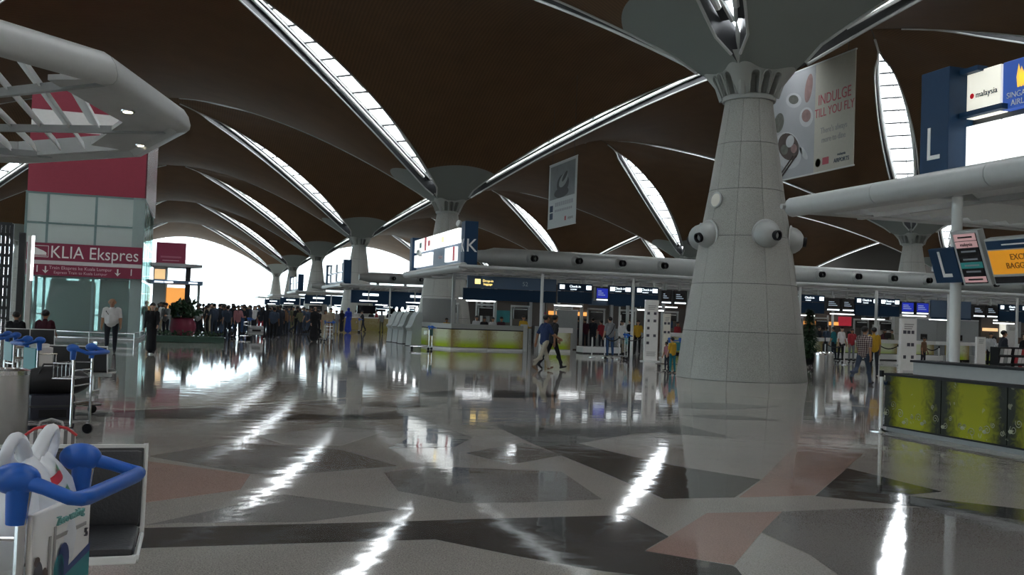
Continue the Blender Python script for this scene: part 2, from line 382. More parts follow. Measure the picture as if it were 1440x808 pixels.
# roof edge closing the shells over the outer walls
# skylights -------------------------------------------------------------
def diag(t, off=0., dz=0., d=(1, 1)):
    """point along a diagonal leaving the column at the origin, off metres to the side"""
    q = 1 / math.sqrt(2)
    return Vector((d[0] * t - d[1] * off * q, d[1] * t + d[0] * off * q, Dh(t) + dz))
NB = 13
TB = [T0 + .5 + (T1 - T0 - 1.) * k / NB for k in range(NB + 1)]
def sky_parts():
    d = (1, 1); out = {}
    fr = MB(); gu = MB(); ba = MB(); pi = MB()
    tt = [T0 + (T1 - T0) * k / 26 for k in range(27)]
    for sg in (-1, 1):
        fr.tube([diag(t, sg * (Wh(t) + .05), .78) for t in tt], .07, 5)
        for a, b in zip(tt[:-1], tt[1:]):                       # dark gutter between shell edge and glass
            v = [diag(a, sg * (Wh(a) + .02), .84), diag(a, sg * (Wh(a) + .38), .80), diag(b, sg * (Wh(b) + .38), .80), diag(b, sg * (Wh(b) + .02), .84)]
            v2 = [p + Vector((0, 0, .06)) for p in v]
            gu.add(v + v2, [(0, 1, 2, 3), (7, 6, 5, 4), (0, 4, 5, 1), (2, 6, 7, 3)])
    for t in TB: ba.tube([diag(t, -Wh(t) - .05, .84), diag(t, Wh(t) + .05, .84)], .075, 5)
    for sg in (-1, 1): pi.tube([diag(t, sg * (Wh(t) + .10), .50) for t in tt[1:-1]], .10, 7)
    pi.tube([diag(t, Wh(t) * .3, .85) for t in tt[2:-2]], .04, 4)
    out['frame'] = fr.mesh('frame', MATS['steel_grey'], True); out['gutter'] = gu.mesh('gutter', MATS['dark_metal']); out['crossbar'] = ba.mesh('crossbar', MATS['dark_metal'])
    out['pipe'] = pi.mesh('service_pipe', MATS['white_steel'], True)
    panes = []
    for k in range(NB):
        a, b = TB[k] + .03, TB[k + 1] - .03; m = (a + b) / 2
        pm = MB(); lo = [diag(a, -Wh(a), .88), diag(a, Wh(a), .88), diag(b, Wh(b), .88), diag(b, -Wh(b), .88)]
        hi = [p + Vector((0, 0, .02)) for p in lo]
        pm.add(lo + hi, [(3, 2, 1, 0), (4, 5, 6, 7), (0, 1, 5, 4), (1, 2, 6, 5), (2, 3, 7, 6), (3, 0, 4, 7)])
        panes.append(pm.mesh('pane', MATS['glass_sky']))
    al = MB()
    for k in range(NB):
        a, b = TB[k] + .03, TB[k + 1] - .03
        lo = [diag(a, -Wh(a), .88), diag(a, Wh(a), .88), diag(b, Wh(b), .88), diag(b, -Wh(b), .88)]; hi = [p + Vector((0, 0, .02)) for p in lo]
        al.add(lo + hi, [(3, 2, 1, 0), (4, 5, 6, 7), (0, 1, 5, 4), (1, 2, 6, 5), (2, 3, 7, 6), (3, 0, 4, 7)])
    out['panes'] = panes; out['all'] = al.mesh('pane', MATS['glass_sky'])
    return out
SKY = sky_parts()
NEAR = {(0, 1, 2), (0, 2, 2), (0, 3, 2), (1, 1, 2), (1, 2, 2), (1, 3, 2), (0, 1, 3), (0, 0, 2), (2, 2, 2), (0, 2, 3), (0, 0, 1), (-1, 2, 3)}
wn = 0
mid = (T0 + T1) / 2
for i in IS:
    for j in JS:
        for q in range(4):                                      # 0: (+,+)  1: (-,+)  2: (-,-)  3: (+,-)
            bx_, by_ = (i if q in (0, 3) else i - 1), (j if q in (0, 1) else j - 1)
            if not (-2 <= bx_ <= 1 and -1 <= by_ <= 4): continue
            wn += 1; rz = R(90 * q); loc = (V0 + S * i, U0 + S * j, 0)
            w = thing('window_%d' % wn, 'eye-shaped skylight slit running up from a roof column', 'skylight', loc, rz, 'diagonal skylights in the roof', 'structure')
            link(SKY['frame'], 'frame', w); link(SKY['gutter'], 'gutter', w); link(SKY['crossbar'], 'crossbar', w); link(SKY['pipe'], 'service_pipe', w)
            if (i, j, q) in NEAR:
                for me in SKY['panes']: link(me, 'pane', w)
            else: link(SKY['all'], 'pane', w)

# ------------------------------------------------------------------ columns
BANDS = [(0.0, 1.97), (1.43, 1.80), (2.86, 1.58), (4.29, 1.37), (5.72, 1.13), (7.15, .92), (8.58, .71)]
SEG = 10; A0 = R(11)
def panel_mesh(k):
    (z0, r0), (z1, r1) = BANDS[k], BANDS[k + 1]; g = .008; n = 5; mb = MB()
    da = .005 / ((r0 + r1) / 2)
    a0, a1 = da, 2 * math.pi / SEG - da; vs = []
    for r_off in (0, -.05):
        for z, r in ((z0 + g, r0 + (r1 - r0) * g / (z1 - z0)), (z1 - g, r1 - (r1 - r0) * g / (z1 - z0))):
            for i in range(n + 1):
                a = a0 + (a1 - a0) * i / n; vs.append(((r + r_off) * math.cos(a), (r + r_off) * math.sin(a), z))
    m = n + 1; fs = []
    for i in range(n):
        fs.append((i, i + 1, m + i + 1, m + i)); fs.append((m + i, m + i + 1, 3 * m + i + 1, 3 * m + i)); fs.append((2 * m + i + 1, 2 * m + i, i, i + 1)[::-1])
    fs.append((0, m, 3 * m, 2 * m)); fs.append((n, 2 * m + n, 3 * m + n, m + n))
    return mb.add(vs, fs)
PAN = [panel_mesh(k).mesh('granite_panel', MATS['granite_column'], True) for k in range(6)]
CORE = MB().lathe([(r - .03, z) for z, r in BANDS] + [(.70, 8.62)], 30).mesh('core', MATS['dark_metal'], True)
sk = MB()
for k in range(6):
    src = panel_mesh(k)
    for s_ in range(SEG):
        c_, n_ = math.cos(A0 + 2 * math.pi * s_ / SEG), math.sin(A0 + 2 * math.pi * s_ / SEG)
        sk.add([(x * c_ - y * n_, x * n_ + y * c_, z) for x, y, z in src.v], src.f)
SHAFT = sk.mesh('clad_shaft', MATS['granite_column'], True)
def capital_meshes():
    mb = MB(); n = 96; prof = [0, .12, .25, .4, .55, .7, .85, 1.]
    vs = []; fs = []
    for p in prof:
        for i in range(n):
            a = 2 * math.pi * i / n; lob = abs(math.sin(2 * a))          # wings on the diagonals under the skylights, scallops between them
            top = 10.02 - .28 * lob ** 2; rt = 1.30 + .38 * lob ** 3
            z = 8.56 + (top - 8.56) * p; r = .73 + (rt - .73) * (.94 * p + .06 * p * p)
            vs.append((r * math.cos(a), r * math.sin(a), z))
    K = len(prof)
    for j in range(K - 1):
        for i in range(n): fs.append((j * n + i, j * n + (i + 1) % n, (j + 1) * n + (i + 1) % n, (j + 1) * n + i))
    o = len(vs)
    for i in range(n):                                                   # hollow inside
        x, y, z = vs[(K - 1) * n + i]; vs.append((x * .88, y * .88, z - .02))
    for i in range(n): fs.append(((K - 1) * n + i, (K - 1) * n + (i + 1) % n, o + (i + 1) % n, o + i))
    vs.append((0, 0, 9.3)); c = len(vs) - 1; fs.append(tuple(range(n))[::-1])
    for i in range(n): fs.append((o + i, o + (i + 1) % n, c))
    mb.add(vs, fs)
    cap = mb.mesh('capital', MATS['concrete_pale'], True)
    ring = MB().lathe([(.70, 8.5), (.80, 8.5), (.82, 8.56), (.80, 8.62), (.70, 8.62)], 36).mesh('ring', MATS['concrete_pale'], True)
    w, h = .13, .62; arc = [(-w, 0), (w, 0)] + [(w * math.cos(math.pi * k / 8), h - w + w * math.sin(math.pi * k / 8)) for k in range(9)]
    cut = MB(); nn = len(arc)                                             # arched pockets, cut into the solid capital
    for q in range(12):
        aa = R(90 * (q // 3) + (q % 3 - 1) * 21); ca, sa = math.cos(aa), math.sin(aa)
        vs = [(x, y, 8.66 + z) for y in (-1.35, -.55) for x, z in arc]
        cut.add([(x * ca - y * sa, x * sa + y * ca, z) for x, y, z in vs], [tuple(range(nn)), tuple(range(nn, 2 * nn))[::-1]] + [(k, (k + 1) % nn, nn + (k + 1) % nn, nn + k)[::-1] for k in range(nn)])
    def tidy(me):
        bm = bmesh.new(); bm.from_mesh(me); bmesh.ops.remove_doubles(bm, verts=bm.verts[:], dist=1e-5); bmesh.ops.recalc_face_normals(bm, faces=bm.faces[:]); bm.to_mesh(me); bm.free(); return me
    tidy(cap); co = bpy.data.objects.new('tmp_capital', cap); ko = bpy.data.objects.new('tmp_cutter', tidy(cut.mesh('tmp_cutter', [])))
    COL.objects.link(co); COL.objects.link(ko); md = co.modifiers.new('b', 'BOOLEAN'); md.operation = 'DIFFERENCE'; md.solver = 'EXACT'; md.object = ko
    bored = bpy.data.meshes.new_from_object(co.evaluated_get(bpy.context.evaluated_depsgraph_get()))
    km = ko.data; bpy.data.objects.remove(co); bpy.data.objects.remove(ko); bpy.data.meshes.remove(km); bpy.data.meshes.remove(cap)
    cap = bored; cap.name = 'capital'; cap.set_sharp_from_angle(angle=R(40))
    fr = MB().tube([(x * 1.12, -.815 - .265 * (z / h), 8.65 + z * 1.04) for x, z in arc[1:] + [arc[0]]], .028, 6).mesh('niche_frame', MATS['concrete_pale'], True)
    fin = MB().tube([(0, -.82, 8.6), (0, -.98, 9.1), (0, -1.25, 9.7), (0, -1.55, 10.25), (0, -1.8, 10.6)], [.11, .12, .11, .07, .02], 8).mesh('fin', MATS['concrete_pale'], True)
    rib = MB().tube([(0, -.95, 9.05), (0, -1.28, 9.62)], [.07, .09], 7).mesh('rib', MATS['concrete_pale'], True)
    return cap, ring, fr, fin, rib
CAPM = capital_meshes()
dome = MB().lathe([(.40, -.02), (.415, .0), (.41, .05), (.37, .17), (.29, .28), (.19, .35), (.13, .375), (.0, .375)], 24).mesh('dome', MATS['duct_grey'], True)
collar = MB().lathe([(.46, -.04), (.46, .0), (.43, .02), (.40, .02)], 24, capt=False).mesh('collar', MATS['steel_grey'], True)
snout = MB().lathe([(.15, .33), (.15, .47), (.11, .47), (.10, .36), (0, .36)], 16).mesh('snout', MATS['black_plastic'], True)
COLS = {}
def column(i, j, label, group=None, panels=False):
    c = thing('column', label, 'column', (V0 + S * i, U0 + S * j, 0), 0, group); COLS[(i, j)] = c
    if panels:
        link(CORE, 'core', c)
        for k in range(6):
            for s_ in range(SEG): link(PAN[k], 'granite_panel', c, (0, 0, 0), A0 + 2 * math.pi * s_ / SEG)
    else: link(CORE, 'core', c); link(SHAFT, 'clad_shaft', c)
    cap, ring, fr, fin, rib = CAPM
    k = link(cap, 'capital', c); link(ring, 'ring', c)
    if j <= 2:
        for q in range(12):
            aa = R(90 * (q // 3) + (q % 3 - 1) * 21); link(fr, 'niche_frame', k, (0, 0, 0), aa)
    for q in range(4): link(fin, 'fin', k, (0, 0, 0), R(90 * q - 45))
    return c
def jet(i, j, ang, z):
    """ball-shaped air nozzle set into the cladding"""
    r = 1.37 + (1.13 - 1.37) * (z - 4.29) / 1.43; c = COLS[(i, j)]
    o = link(collar, 'air_jet', c, ((r - .02) * math.sin(ang), -(r - .02) * math.cos(ang), z))
    d = Vector((math.sin(ang), -math.cos(ang), -.05)).normalized(); qd = d.to_track_quat('Z', 'Y'); qs = Vector((math.sin(ang) * .75 + .35, -math.cos(ang), -.12)).normalized().to_track_quat('Z', 'Y')
    o.rotation_mode = 'QUATERNION'; o.rotation_quaternion = qd
    for me, nm, qq in ((dome, 'dome', None), (snout, 'snout', qd.inverted() @ qs)):
        p = link(me, nm, o); p.rotation_mode = 'QUATERNION'
        if qq is not None: p.rotation_quaternion = qq
    return o
column(0, 0, 'large tapered granite-clad column with ball nozzles on its sides', None, True)
column(0, 1, 'tapered granite column rising behind the K sign', None, True)
column(1, 1, 'tapered granite column behind the tilted L display boards', None, True)
for (i, j) in [(0, 2), (0, 3), (0, 4), (0, 5)]:
    column(i, j, 'tapered column in the receding row beyond the K desks', 'receding columns of the middle row')
for (i, j) in [(1, 2), (1, 3), (1, 4), (2, 2), (2, 1), (1, 5), (2, 3), (2, 4)]:
    column(i, j, 'distant tapered column deep in the hall behind the check-in islands', 'columns behind the islands')
for (i, j) in [(-1, 0), (-1, 1), (-1, 2), (-1, 3), (-1, 4), (-1, 5)]:
    column(i, j, 'tapered column of the row on the lift side of the hall', 'columns of the lift side row')
for (i, j) in [(0, -1), (1, -1), (1, 0), (-1, -1), (2, 0)]:
    column(i, j, 'tapered column at the entrance side of the hall', 'columns of the entrance side')
VIEW0 = math.atan2(-V0, U0)            # from the near column towards the viewer, as used by jet()
for a in (-53, 27, 84, 128, 200, 262): jet(0, 0, VIEW0 * 1.0 + R(a), 4.33 if a != 84 else 4.25)
c0 = COLS[(0, 0)]
ang = VIEW0 + R(-46); rr = 1.21
dd = Vector((math.sin(ang), -math.cos(ang), .1)).to_track_quat('Z', 'Y')
for nm, pr, mm in (('rim', [(.24, -.04), (.25, .03), (.21, .05), (.20, .03)], 'steel_grey'), ('disc', [(.21, -.04), (.20, .035), (0, .06)], 'cream_print')):
    p = MB().lathe(pr, 20).build('cover_plate' if nm == 'disc' else 'plate_rim', MATS[mm], c0, True, (rr * math.sin(ang), -rr * math.cos(ang), 5.38)); p.rotation_mode = 'QUATERNION'; p.rotation_quaternion = dd

# ------------------------------------------------------------------ outer walls
def glazed(name, n_label, along, fixed, a0, a1, z1, step, rows, mull=.08):
    w = thing(name, n_label, 'glass wall', (0, 0, 0), kind='structure')
    def pt(a, d, z): return (a, fixed + d, z) if along == 'x' else (fixed + d, a, z)
    n = int(round((a1 - a0) / step)); hz = z1 / rows
    pm = MB()
    if along == 'x': pm.bb(.05, (a1 - a0) / n - .05, -.01, .01, .05, hz - .05)
    else: pm.bb(-.01, .01, .05, (a1 - a0) / n - .05, .05, hz - .05)
    me = pm.mesh('pane', MATS['glass_tinted'])
    for k in range(n):
        for r in range(rows): link(me, 'pane', w, pt(a0 + (a1 - a0) * k / n, 0, r * hz))
    m1 = MB().bb(-mull / 2, mull / 2, -mull, mull, 0, z1).mesh('mullion', MATS['steel_grey'])
    for k in range(n + 1): link(m1, 'mullion', w, pt(a0 + (a1 - a0) * k / n, 0, 0))
    m2 = (MB().bb(a0, a1, -mull, mull, -mull / 2, mull / 2) if along == 'x' else MB().bb(-mull, mull, a0, a1, -mull / 2, mull / 2)).mesh('transom', MATS['steel_grey'])
    for r in range(1, rows + 1): link(m2, 'transom', w, (0, fixed, r * hz) if along == 'x' else (fixed, 0, r * hz))
    return w
glazed('wall_far', 'bright glazed end wall at the far end of the hall', 'x', YE, XL, XR, 20., 6.65, 5, .05)
glazed('wall_left', 'glazed side wall along the lift side of the hall', 'y', XL, YB, YE, 12., 5.4, 4, .08)
wl = mat('wall_dark', (.10, .09, .08), .7)
o = MB().bb(XL, XR, YB - .4, YB, 0, 24).build('wall_back', wl); setp(o, 'dark wall closing the hall on the entrance side', 'wall', kind='structure')
o = MB().bb(XR, XR + .4, YB, YE, 0, 24).build('wall_right', wl); setp(o, 'dark wall closing the hall behind the check-in islands', 'wall', kind='structure')
o = MB().bb(XL - .4, XL, YB, YE, 12, 24).build('wall_left_upper', wl); setp(o, 'dark upper wall above the side glazing', 'wall', kind='structure')
# ------------------------------------------------------------------ twelve-sided louvred canopy on the lift side
CC, CRAD = Vector((-5.55, 13.8)), 5.35
cn = thing('round_canopy', 'grey twelve-sided louvred canopy with small downlights, over the waiting seats', 'canopy', (CC.x, CC.y, 0))
prof = [(-.16, 3.93), (-.05, 3.94), (-.01, 3.98), (.0, 4.04), (-.03, 4.15), (-.09, 4.24), (-.17, 4.29), (-.26, 4.28), (-.24, 4.0)]
def ngon(r, k): return Vector((r * math.cos(R(30) * k), r * math.sin(R(30) * k)))
for k in range(12):
    a, b = ngon(CRAD, k), ngon(CRAD, k + 1); mb = MB(); d = (b - a).normalized(); vs = []
    for e, (p, s) in enumerate(((a, .006), (b, -.006))):
        dirv = p.normalized()
        for o_, z in prof: q = p + dirv * (o_ / math.cos(R(15))) + d * s; vs.append((q.x, q.y, z))
    n = len(prof); mb.add(vs, [(i, (i + 1) % n, n + (i + 1) % n, n + i) for i in range(n)] + [tuple(range(n))[::-1], tuple(range(n, 2 * n))])
    mb.build('fascia_panel', MATS['steel_grey'], cn, True)
    w = .85 if k in (11, 0) else .4
    ia, ib = ngon(CRAD - .05, k), ngon(CRAD - .05, k + 1); ja, jb = ngon(CRAD - w, k), ngon(CRAD - w, k + 1)
    MB().prism([tuple(ia), tuple(ib), tuple(jb), tuple(ja)], 4.0, 4.06).build('soffit_panel', MATS['steel_grey'], cn)
def bar(mb, a, b, w, z0, z1):
    d = (Vector(b) - Vector(a)); n = Vector((-d.y, d.x)).normalized() * w / 2; a, b = Vector(a), Vector(b)
    mb.prism([tuple(a + n), tuple(a - n), tuple(b - n), tuple(b + n)], z0, z1)
def loc2(v, u): return (v - CC.x, u - CC.y)
for a, b in (((-.95, 11.3), (-6.0, 16.3)), ((-.35, 14.17), (-9.6, 18.3)), ((-2.2, 17.7), (-9.7, 17.2)), ((-3.1, 9.4), (-9.5, 12.0))):
    mb = MB(); bar(mb, loc2(*a), loc2(*b), .07, 3.97, 4.07); mb.build('beam', MATS['grey_panel'], cn)
ap = (CRAD - .5) * math.cos(R(15))
x = 4.15
while x > -4.4:                                                    # curved blades, each leaning like a sail
    half = math.sqrt(max(.3, (CRAD - .55) ** 2 - x * x)) * .97; pts = [(0, 0), (.03, .11), (.09, .20), (.17, .27), (.28, .31)]
    vs = []
    for y in (-half, half):
        for dx, dz in pts: vs.append((x - dx, y, 4.03 + dz))
        for dx, dz in pts[::-1]: vs.append((x - dx - .025, y, 4.04 + dz))
    n = len(pts) * 2
    MB().add(vs, [(i, (i + 1) % n, n + (i + 1) % n, n + i) for i in range(n)] + [tuple(range(n))[::-1], tuple(range(n, 2 * n))]).build('blade', mat('blade_white', (.82, .85, .85), .4), cn, True)
    x -= .40
for p in (P(180, 155, 4.0), P(199, 203, 4.0), P(115, 221, 4.0)):
    l = MB().lathe([(.085, 0), (.09, .02), (.06, .03)], 14).build('downlight', MATS['chrome'], cn, True, (p.x - CC.x, p.y - CC.y, 3.975))
    MB().lathe([(.055, -.004), (.06, .02), (0, .02)], 12).build('bulb', MATS['lamp_warm'], l, True)
for v, u in ((-8.6, 11.2), (-8.6, 16.6), (-6.6, 9.9), (-6.4, 18.2)):
    MB().tube([(v - CC.x, u - CC.y, 0), (v - CC.x, u - CC.y, 4.1)], .09, 12).build('post', MATS['white_steel'], cn, True)

# ------------------------------------------------------------------ glass lift tower with the train sign
LX0, LX1, LY0, LY1 = -7.26, -2.49, 46.7, 56.5
lt = thing('lift_tower', 'glass lift shaft clad in dark red above the train sign', 'lift tower', (0, 0, 0))
MB().bb(LX0, LX1, LY0, LY1, 6.35, 9.05).build('red_cladding', MATS['red_wall'], lt)
MB().bb(LX0, LX1, LY0, LY1, 9.95, 10.9).build('red_cladding', MATS['red_wall'], lt)
MB().bb(LX0 + .02, LX1 - .02, LY0 + .02, LY1, 9.05, 9.95).build('white_band', MATS['white_print'], lt)
MB().bb(LX1, LX1 + .06, LY0 + .05, LY1, 6.3, 10.9).build('side_cladding', mat('rose_stone', (.13, .045, .055), .25, var=.3, vscale=1.2), lt)
MB().bb(LX0 - .1, LX1 + .1, LY0 - .1, LY1, 0, .12).build('plinth', MATS['grey_panel'], lt)
xs = [LX0, LX0 + .85, LX0 + 2.8, LX1]
for a, b in zip(xs[:-1], xs[1:]):
    for z0, z1 in ((.12, 2.66), (4.1, 5.0), (5.02, 6.3)):
        MB().bb(a + .05, b - .05, LY0, LY0 + .03, z0 + .03, z1 - .03).build('pane', MATS['glass_lift' if z0 < 3 else 'glass_frosted'], lt)
for k in range(4):
    for z0, z1 in ((.12, 2.66), (2.7, 4.4), (4.42, 6.3)):
        MB().bb(LX1 - .03, LX1, LY0 + .1 + k * 2.4, LY0 + 2.4 + k * 2.4, z0 + .03, z1 - .03).build('pane', MATS['glass_lift'], lt)
for x in xs: MB().bb(x - .05, x + .05, LY0 - .02, LY0 + .08, .12, 6.35).build('mullion', mat('teal_steel', (.16, .24, .24), .4), lt)
MB().bb(LX1 - .45, LX1 + .03, LY0 - .03, LY0 + .45, .12, 6.35).build('corner_post', mat('pale_teal', (.28, .36, .35), .35), lt)
for z in (2.68, 4.1, 5.0, 6.3): MB().bb(LX0, LX1, LY0 - .03, LY0 + .06, z - .04, z + .04).build('transom', MATS['teal_steel'], lt)
car = MB().bb(LX0 + 1.0, LX0 + 2.7, LY0 + .6, LY0 + 2.6, .15, 2.55).build('lift_car', mat('car_steel', (.2, .22, .22), .3, metal=.6), lt)
for k in (0, 1): MB().bb(LX0 + 1.05 + k * .85, LX0 + 1.82 + k * .85, LY0 + .52, LY0 + .58, .2, 2.4).build('door', MATS['brushed_steel'], car)
MB().bb(LX0 + 2.95, LX1 - .6, LY0 + 1.5, LY0 + 1.6, .12, 6.3).build('inner_wall', mat('pale_wall', (.45, .48, .46), .5), lt)
MB().bb(LX0 + .2, LX0 + 2.7, LY0 + 3.5, LY0 + 3.6, 2.7, 6.3).build('inner_wall', MATS['pale_wall'], lt)
for zz in (1.05,):
    MB().tube([(LX0 + .1, LY0 + .3, zz), (LX1 - 1.6, LY0 + .3, zz)], .03, 8).build('handrail', MATS['chrome'], lt, True)
rg = thing('guard_rail', 'low chrome guard rail in front of the glass lift', 'railing', (0, 0, 0))
a, b, c = P(62, 479), P(188, 484), P(204, 477)
for h in (.18, .42): MB().tube([(a.x, a.y, h), (b.x, b.y, h), (c.x, c.y, h)], .025, 8).build('rail', MATS['chrome'], rg, True)
for p in (a, (a + b) / 2, b, c): MB().tube([(p.x, p.y, 0), (p.x, p.y, .44)], .022, 8).build('post', MATS['chrome'], rg, True)
SX0, SX1, SY = LX0 + .12, LX1 + .02, LY0 - .22
sg = thing('train_sign', 'maroon sign lettered KLIA Ekspres across the front of the lift', 'sign', (0, SY, 0))
MB().bb(SX0, SX1, 0, .16, 3.37, 4.12).build('board', MATS['maroon'], sg)
MB().bb(SX0, SX1, 0, .16, 2.72, 3.20).build('board', MATS['maroon'], sg)
MB().bb(SX0, SX1, .03, .14, 3.20, 3.37).build('strip', mat('grey_white', (.62, .62, .62), .5), sg)
for x in (SX0 + 1.0, SX1 - .6): MB().bb(x - .05, x + .05, .16, .24, 2.8, 4.0).build('bracket', MATS['steel_grey'], sg)
text('KLIA Ekspres', .76, MATS['white_print'], sg, ((SX0 + SX1) / 2 + .40, -.006, 3.72), FACE_MY, sx=.87)
text('Train Ekspres ke Kuala Lumpur', .20, mat('pink_print', (.72, .5, .55), .5), sg, ((SX0 + SX1) / 2 - .15, -.006, 3.06), FACE_MY)
text('Express Train to Kuala Lumpur', .17, MATS['pink_print'], sg, ((SX0 + SX1) / 2 - .15, -.006, 2.86), FACE_MY)
for x in (SX0 + .45, SX1 - .42): text('1', .42, MATS['white_print'], sg, (x, -.006, 2.98), FACE_MY)
for x in (SX0 + .78, SX1 - .98):
    MB().add([(x - .03, -.006, 3.12), (x + .03, -.006, 3.12), (x + .03, -.006, 2.92), (x + .13, -.006, 2.96), (x, -.006, 2.80), (x - .13, -.006, 2.96), (x - .03, -.006, 2.92)], [(0, 6, 5, 4, 3, 2, 1)]).build('arrow', MATS['white_print'], sg)
ic = MB(); x0 = SX0 + .05                                            # train pictogram in a thin frame
for (a, b, c, d) in ((x0, x0 + .82, 3.98, 4.0), (x0, x0 + .82, 3.5, 3.52), (x0 + .80, x0 + .82, 3.5, 4.0), (x0, x0 + .02, 3.5, 4.0)): ic.bb(a, b, -.006, 0, c, d)
ic.add([(x0 + .05, -.006, 3.60), (x0 + .74, -.006, 3.60), (x0 + .74, -.006, 3.70), (x0 + .62, -.006, 3.78), (x0 + .42, -.006, 3.86), (x0 + .30, -.006, 3.92), (x0 + .05, -.006, 3.92)], [tuple(range(7))])
ic.bb(x0 + .05, x0 + .76, -.006, 0, 3.55, 3.575)
ic.build('pictogram', MATS['white_print'], sg)
for k in range(5):
    MB().bb(LX0 + .3 + .95 * k, LX0 + .42 + .95 * k, LY0 + 1.1 + .3 * (k % 2), LY0 + 1.2 + .3 * (k % 2), .12, 6.3).build('guide_rail', MATS[('dark_metal', 'white_steel', 'teal_steel')[k % 3]], lt)
for z in (2.9, 5.5): MB().bb(LX0 + .1, LX1 - .5, LY0 + 1.0, LY0 + 1.1, z, z + .12).build('cross_rail', MATS['dark_metal'], lt)
for k in range(3): MB().bb(LX0 + 3.1 + .45 * k, LX0 + 3.4 + .45 * k, LY0 + 1.3, LY0 + 1.4, .3, 2.3).build('door', MATS['pale_wall'], lt)
# pylon beside the lift
py = thing('light_pylon', 'tall dark pylon with a bright tube beside the lift', 'pylon', P(28, 483))
MB().bb(-.20, .02, -.1, .1, 0, 4.1, .02).build('slab', MATS['dark_metal'], py)
MB().bb(.10, .30, -.1, .1, 0, 4.0, .02).build('slab', MATS['brushed_steel'], py)
MB().tube([(.29, -.12, 2.35), (.29, -.12, 4.0)], .05, 8).build('tube', MATS['lamp_white'], py, True)
MB().bb(-.3, .4, -.25, .25, 0, .04).build('base', MATS['dark_metal'], py)
# lattice screen farther back
sc_ = thing('lattice_screen', 'glazed lattice screen behind the pylon', 'screen', (0, 0, 0))
YS = 92.0; a, b = Q(-70, 470, YS), Q(17, 332, YS)
nx, nz = 13, 9
for k in range(nx + 1): MB().bb(a.x + (b.x - a.x) * k / nx - .13, a.x + (b.x - a.x) * k / nx + .13, YS - .1, YS + .1, 0, 8.0).build('mullion', MATS['dark_metal'], sc_)
for k in range(nz + 1): MB().bb(a.x, b.x, YS - .08, YS + .08, 8.0 * k / nz - .13, 8.0 * k / nz + .13).build('transom', MATS['dark_metal'], sc_)
MB().bb(a.x, b.x, YS + .12, YS + .14, 0, 8.0).build('pane', MATS['glass_clear'], sc_)
# booth with maroon sign, far down the hall
YBo = 84.0
bo = thing('kiosk_booth', 'information booth with orange-lit wall under two grey roofs', 'booth', (0, 0, 0))
q = lambda px, py: Q(px, py, YBo)
x0, x1 = q(213, 440).x, q(262, 440).x
MB().bb(x0, x0 + 1.0, YBo, YBo + 4, 0, 4.9).build('pillar', mat('booth_grey', (.30, .33, .32), .5), bo)
MB().bb(x1 - .2, x1 + .2, YBo + .4, YBo + .8, 0, 4.9).build('pillar', MATS['dark_metal'], bo)
MB().bb(q(276, 440).x, q(280, 440).x, YBo, YBo + .3, 0, 3.4).build('pillar', MATS['booth_grey'], bo)
MB().bb(x0 + 1.0, x1, YBo + 2.5, YBo + 2.7, 0, 3.1).build('lit_wall', MATS['orange_light'], bo)
MB().bb(x0 + 1.0, x1 - .1, YBo - .2, YBo + .4, 0, 1.1).build('desk', MATS['booth_grey'], bo)
ra, rb = q(211, 376), q(279, 382)
MB().prism([(ra.x, YBo - .5), (rb.x - 1.0, YBo - .5), (rb.x + .3, YBo + .3), (rb.x - 1.0, YBo + 4), (ra.x, YBo + 4)], 4.75, 5.0).build('roof', MATS['grey_panel'], bo)
ra, rb = q(206, 398), q(285, 403)
MB().prism([(ra.x, YBo - .8), (rb.x, YBo - .8), (rb.x, YBo + 4), (ra.x, YBo + 4)], 3.35, 3.62).build('roof', MATS['blue_grey_board'], bo)
for px in (218, 232, 266):
    p = q(px, 392); MB().bb(p.x, p.x + .65, YBo - .86, YBo - .81, 3.42, 3.5).build('lamp', MATS['lamp_white'], bo)
MB().bb(x0 + .1, x0 + .9, YBo - .02, YBo, 3.7, 4.5).build('lit_panel', mat('lit_amber', (.9, .6, .3), emit=(1, .66, .32), estr=.5), bo)
p0, p1 = q(218, 375), q(262, 341)
sb = thing('roof_sign', 'square maroon sign standing on the booth roof', 'sign', (0, 0, 0))
MB().bb(p0.x, p1.x, YBo + 1.0, YBo + 1.2, 5.0, p1.z).build('board', MATS['maroon'], sb)
MB().bb(p0.x + .35, p1.x - .35, YBo + .985, YBo + 1.0, (5 + p1.z) / 2 - .38, (5 + p1.z) / 2 - .24).build('printed_line', mat('maroon_print', (.36, .12, .17), .5), sb)
MB().bb(p0.x + .5, p1.x - .5, YBo + .985, YBo + 1.0, (5 + p1.z) / 2 - .62, (5 + p1.z) / 2 - .58).build('underline', MATS['pink_print'], sb)
# planter
pp = P(256, 474)
pt = thing('planter', 'round maroon planter pot with a dark leafy shrub', 'planter', pp)
MB().lathe([(.42, 0), (.58, .15), (.66, .5), (.60, .8), (.52, .95), (.56, 1.0), (.48, 1.0), (.45, .9), (0, .9)], 20).build('pot', MATS['maroon'], pt, True)
def leaf_mass(n, rx, ry, rz, zc, seed, size):
    rnd = random.Random(seed); mb = MB()
    for k in range(n):
        a, b, r = rnd.uniform(0, 6.283), rnd.uniform(-1, 1), rnd.uniform(.45, 1) ** .5
        c = Vector((rx * r * math.sqrt(1 - b * b) * math.cos(a), ry * r * math.sqrt(1 - b * b) * math.sin(a), zc + rz * r * b)); s = size * rnd.uniform(.6, 1.3)
        d = Vector((rnd.uniform(-1, 1), rnd.uniform(-1, 1), rnd.uniform(-.6, 1))).normalized(); e = d.orthogonal().normalized()
        e = Matrix.Rotation(rnd.uniform(0, 6.28), 3, d) @ e; f = d.cross(e)
        mb.add([c, c + d * s * .5 + e * s * .22 + f * .02, c + d * s, c + d * s * .5 - e * s * .22 + f * .02], [(0, 1, 2, 3)])
    return mb
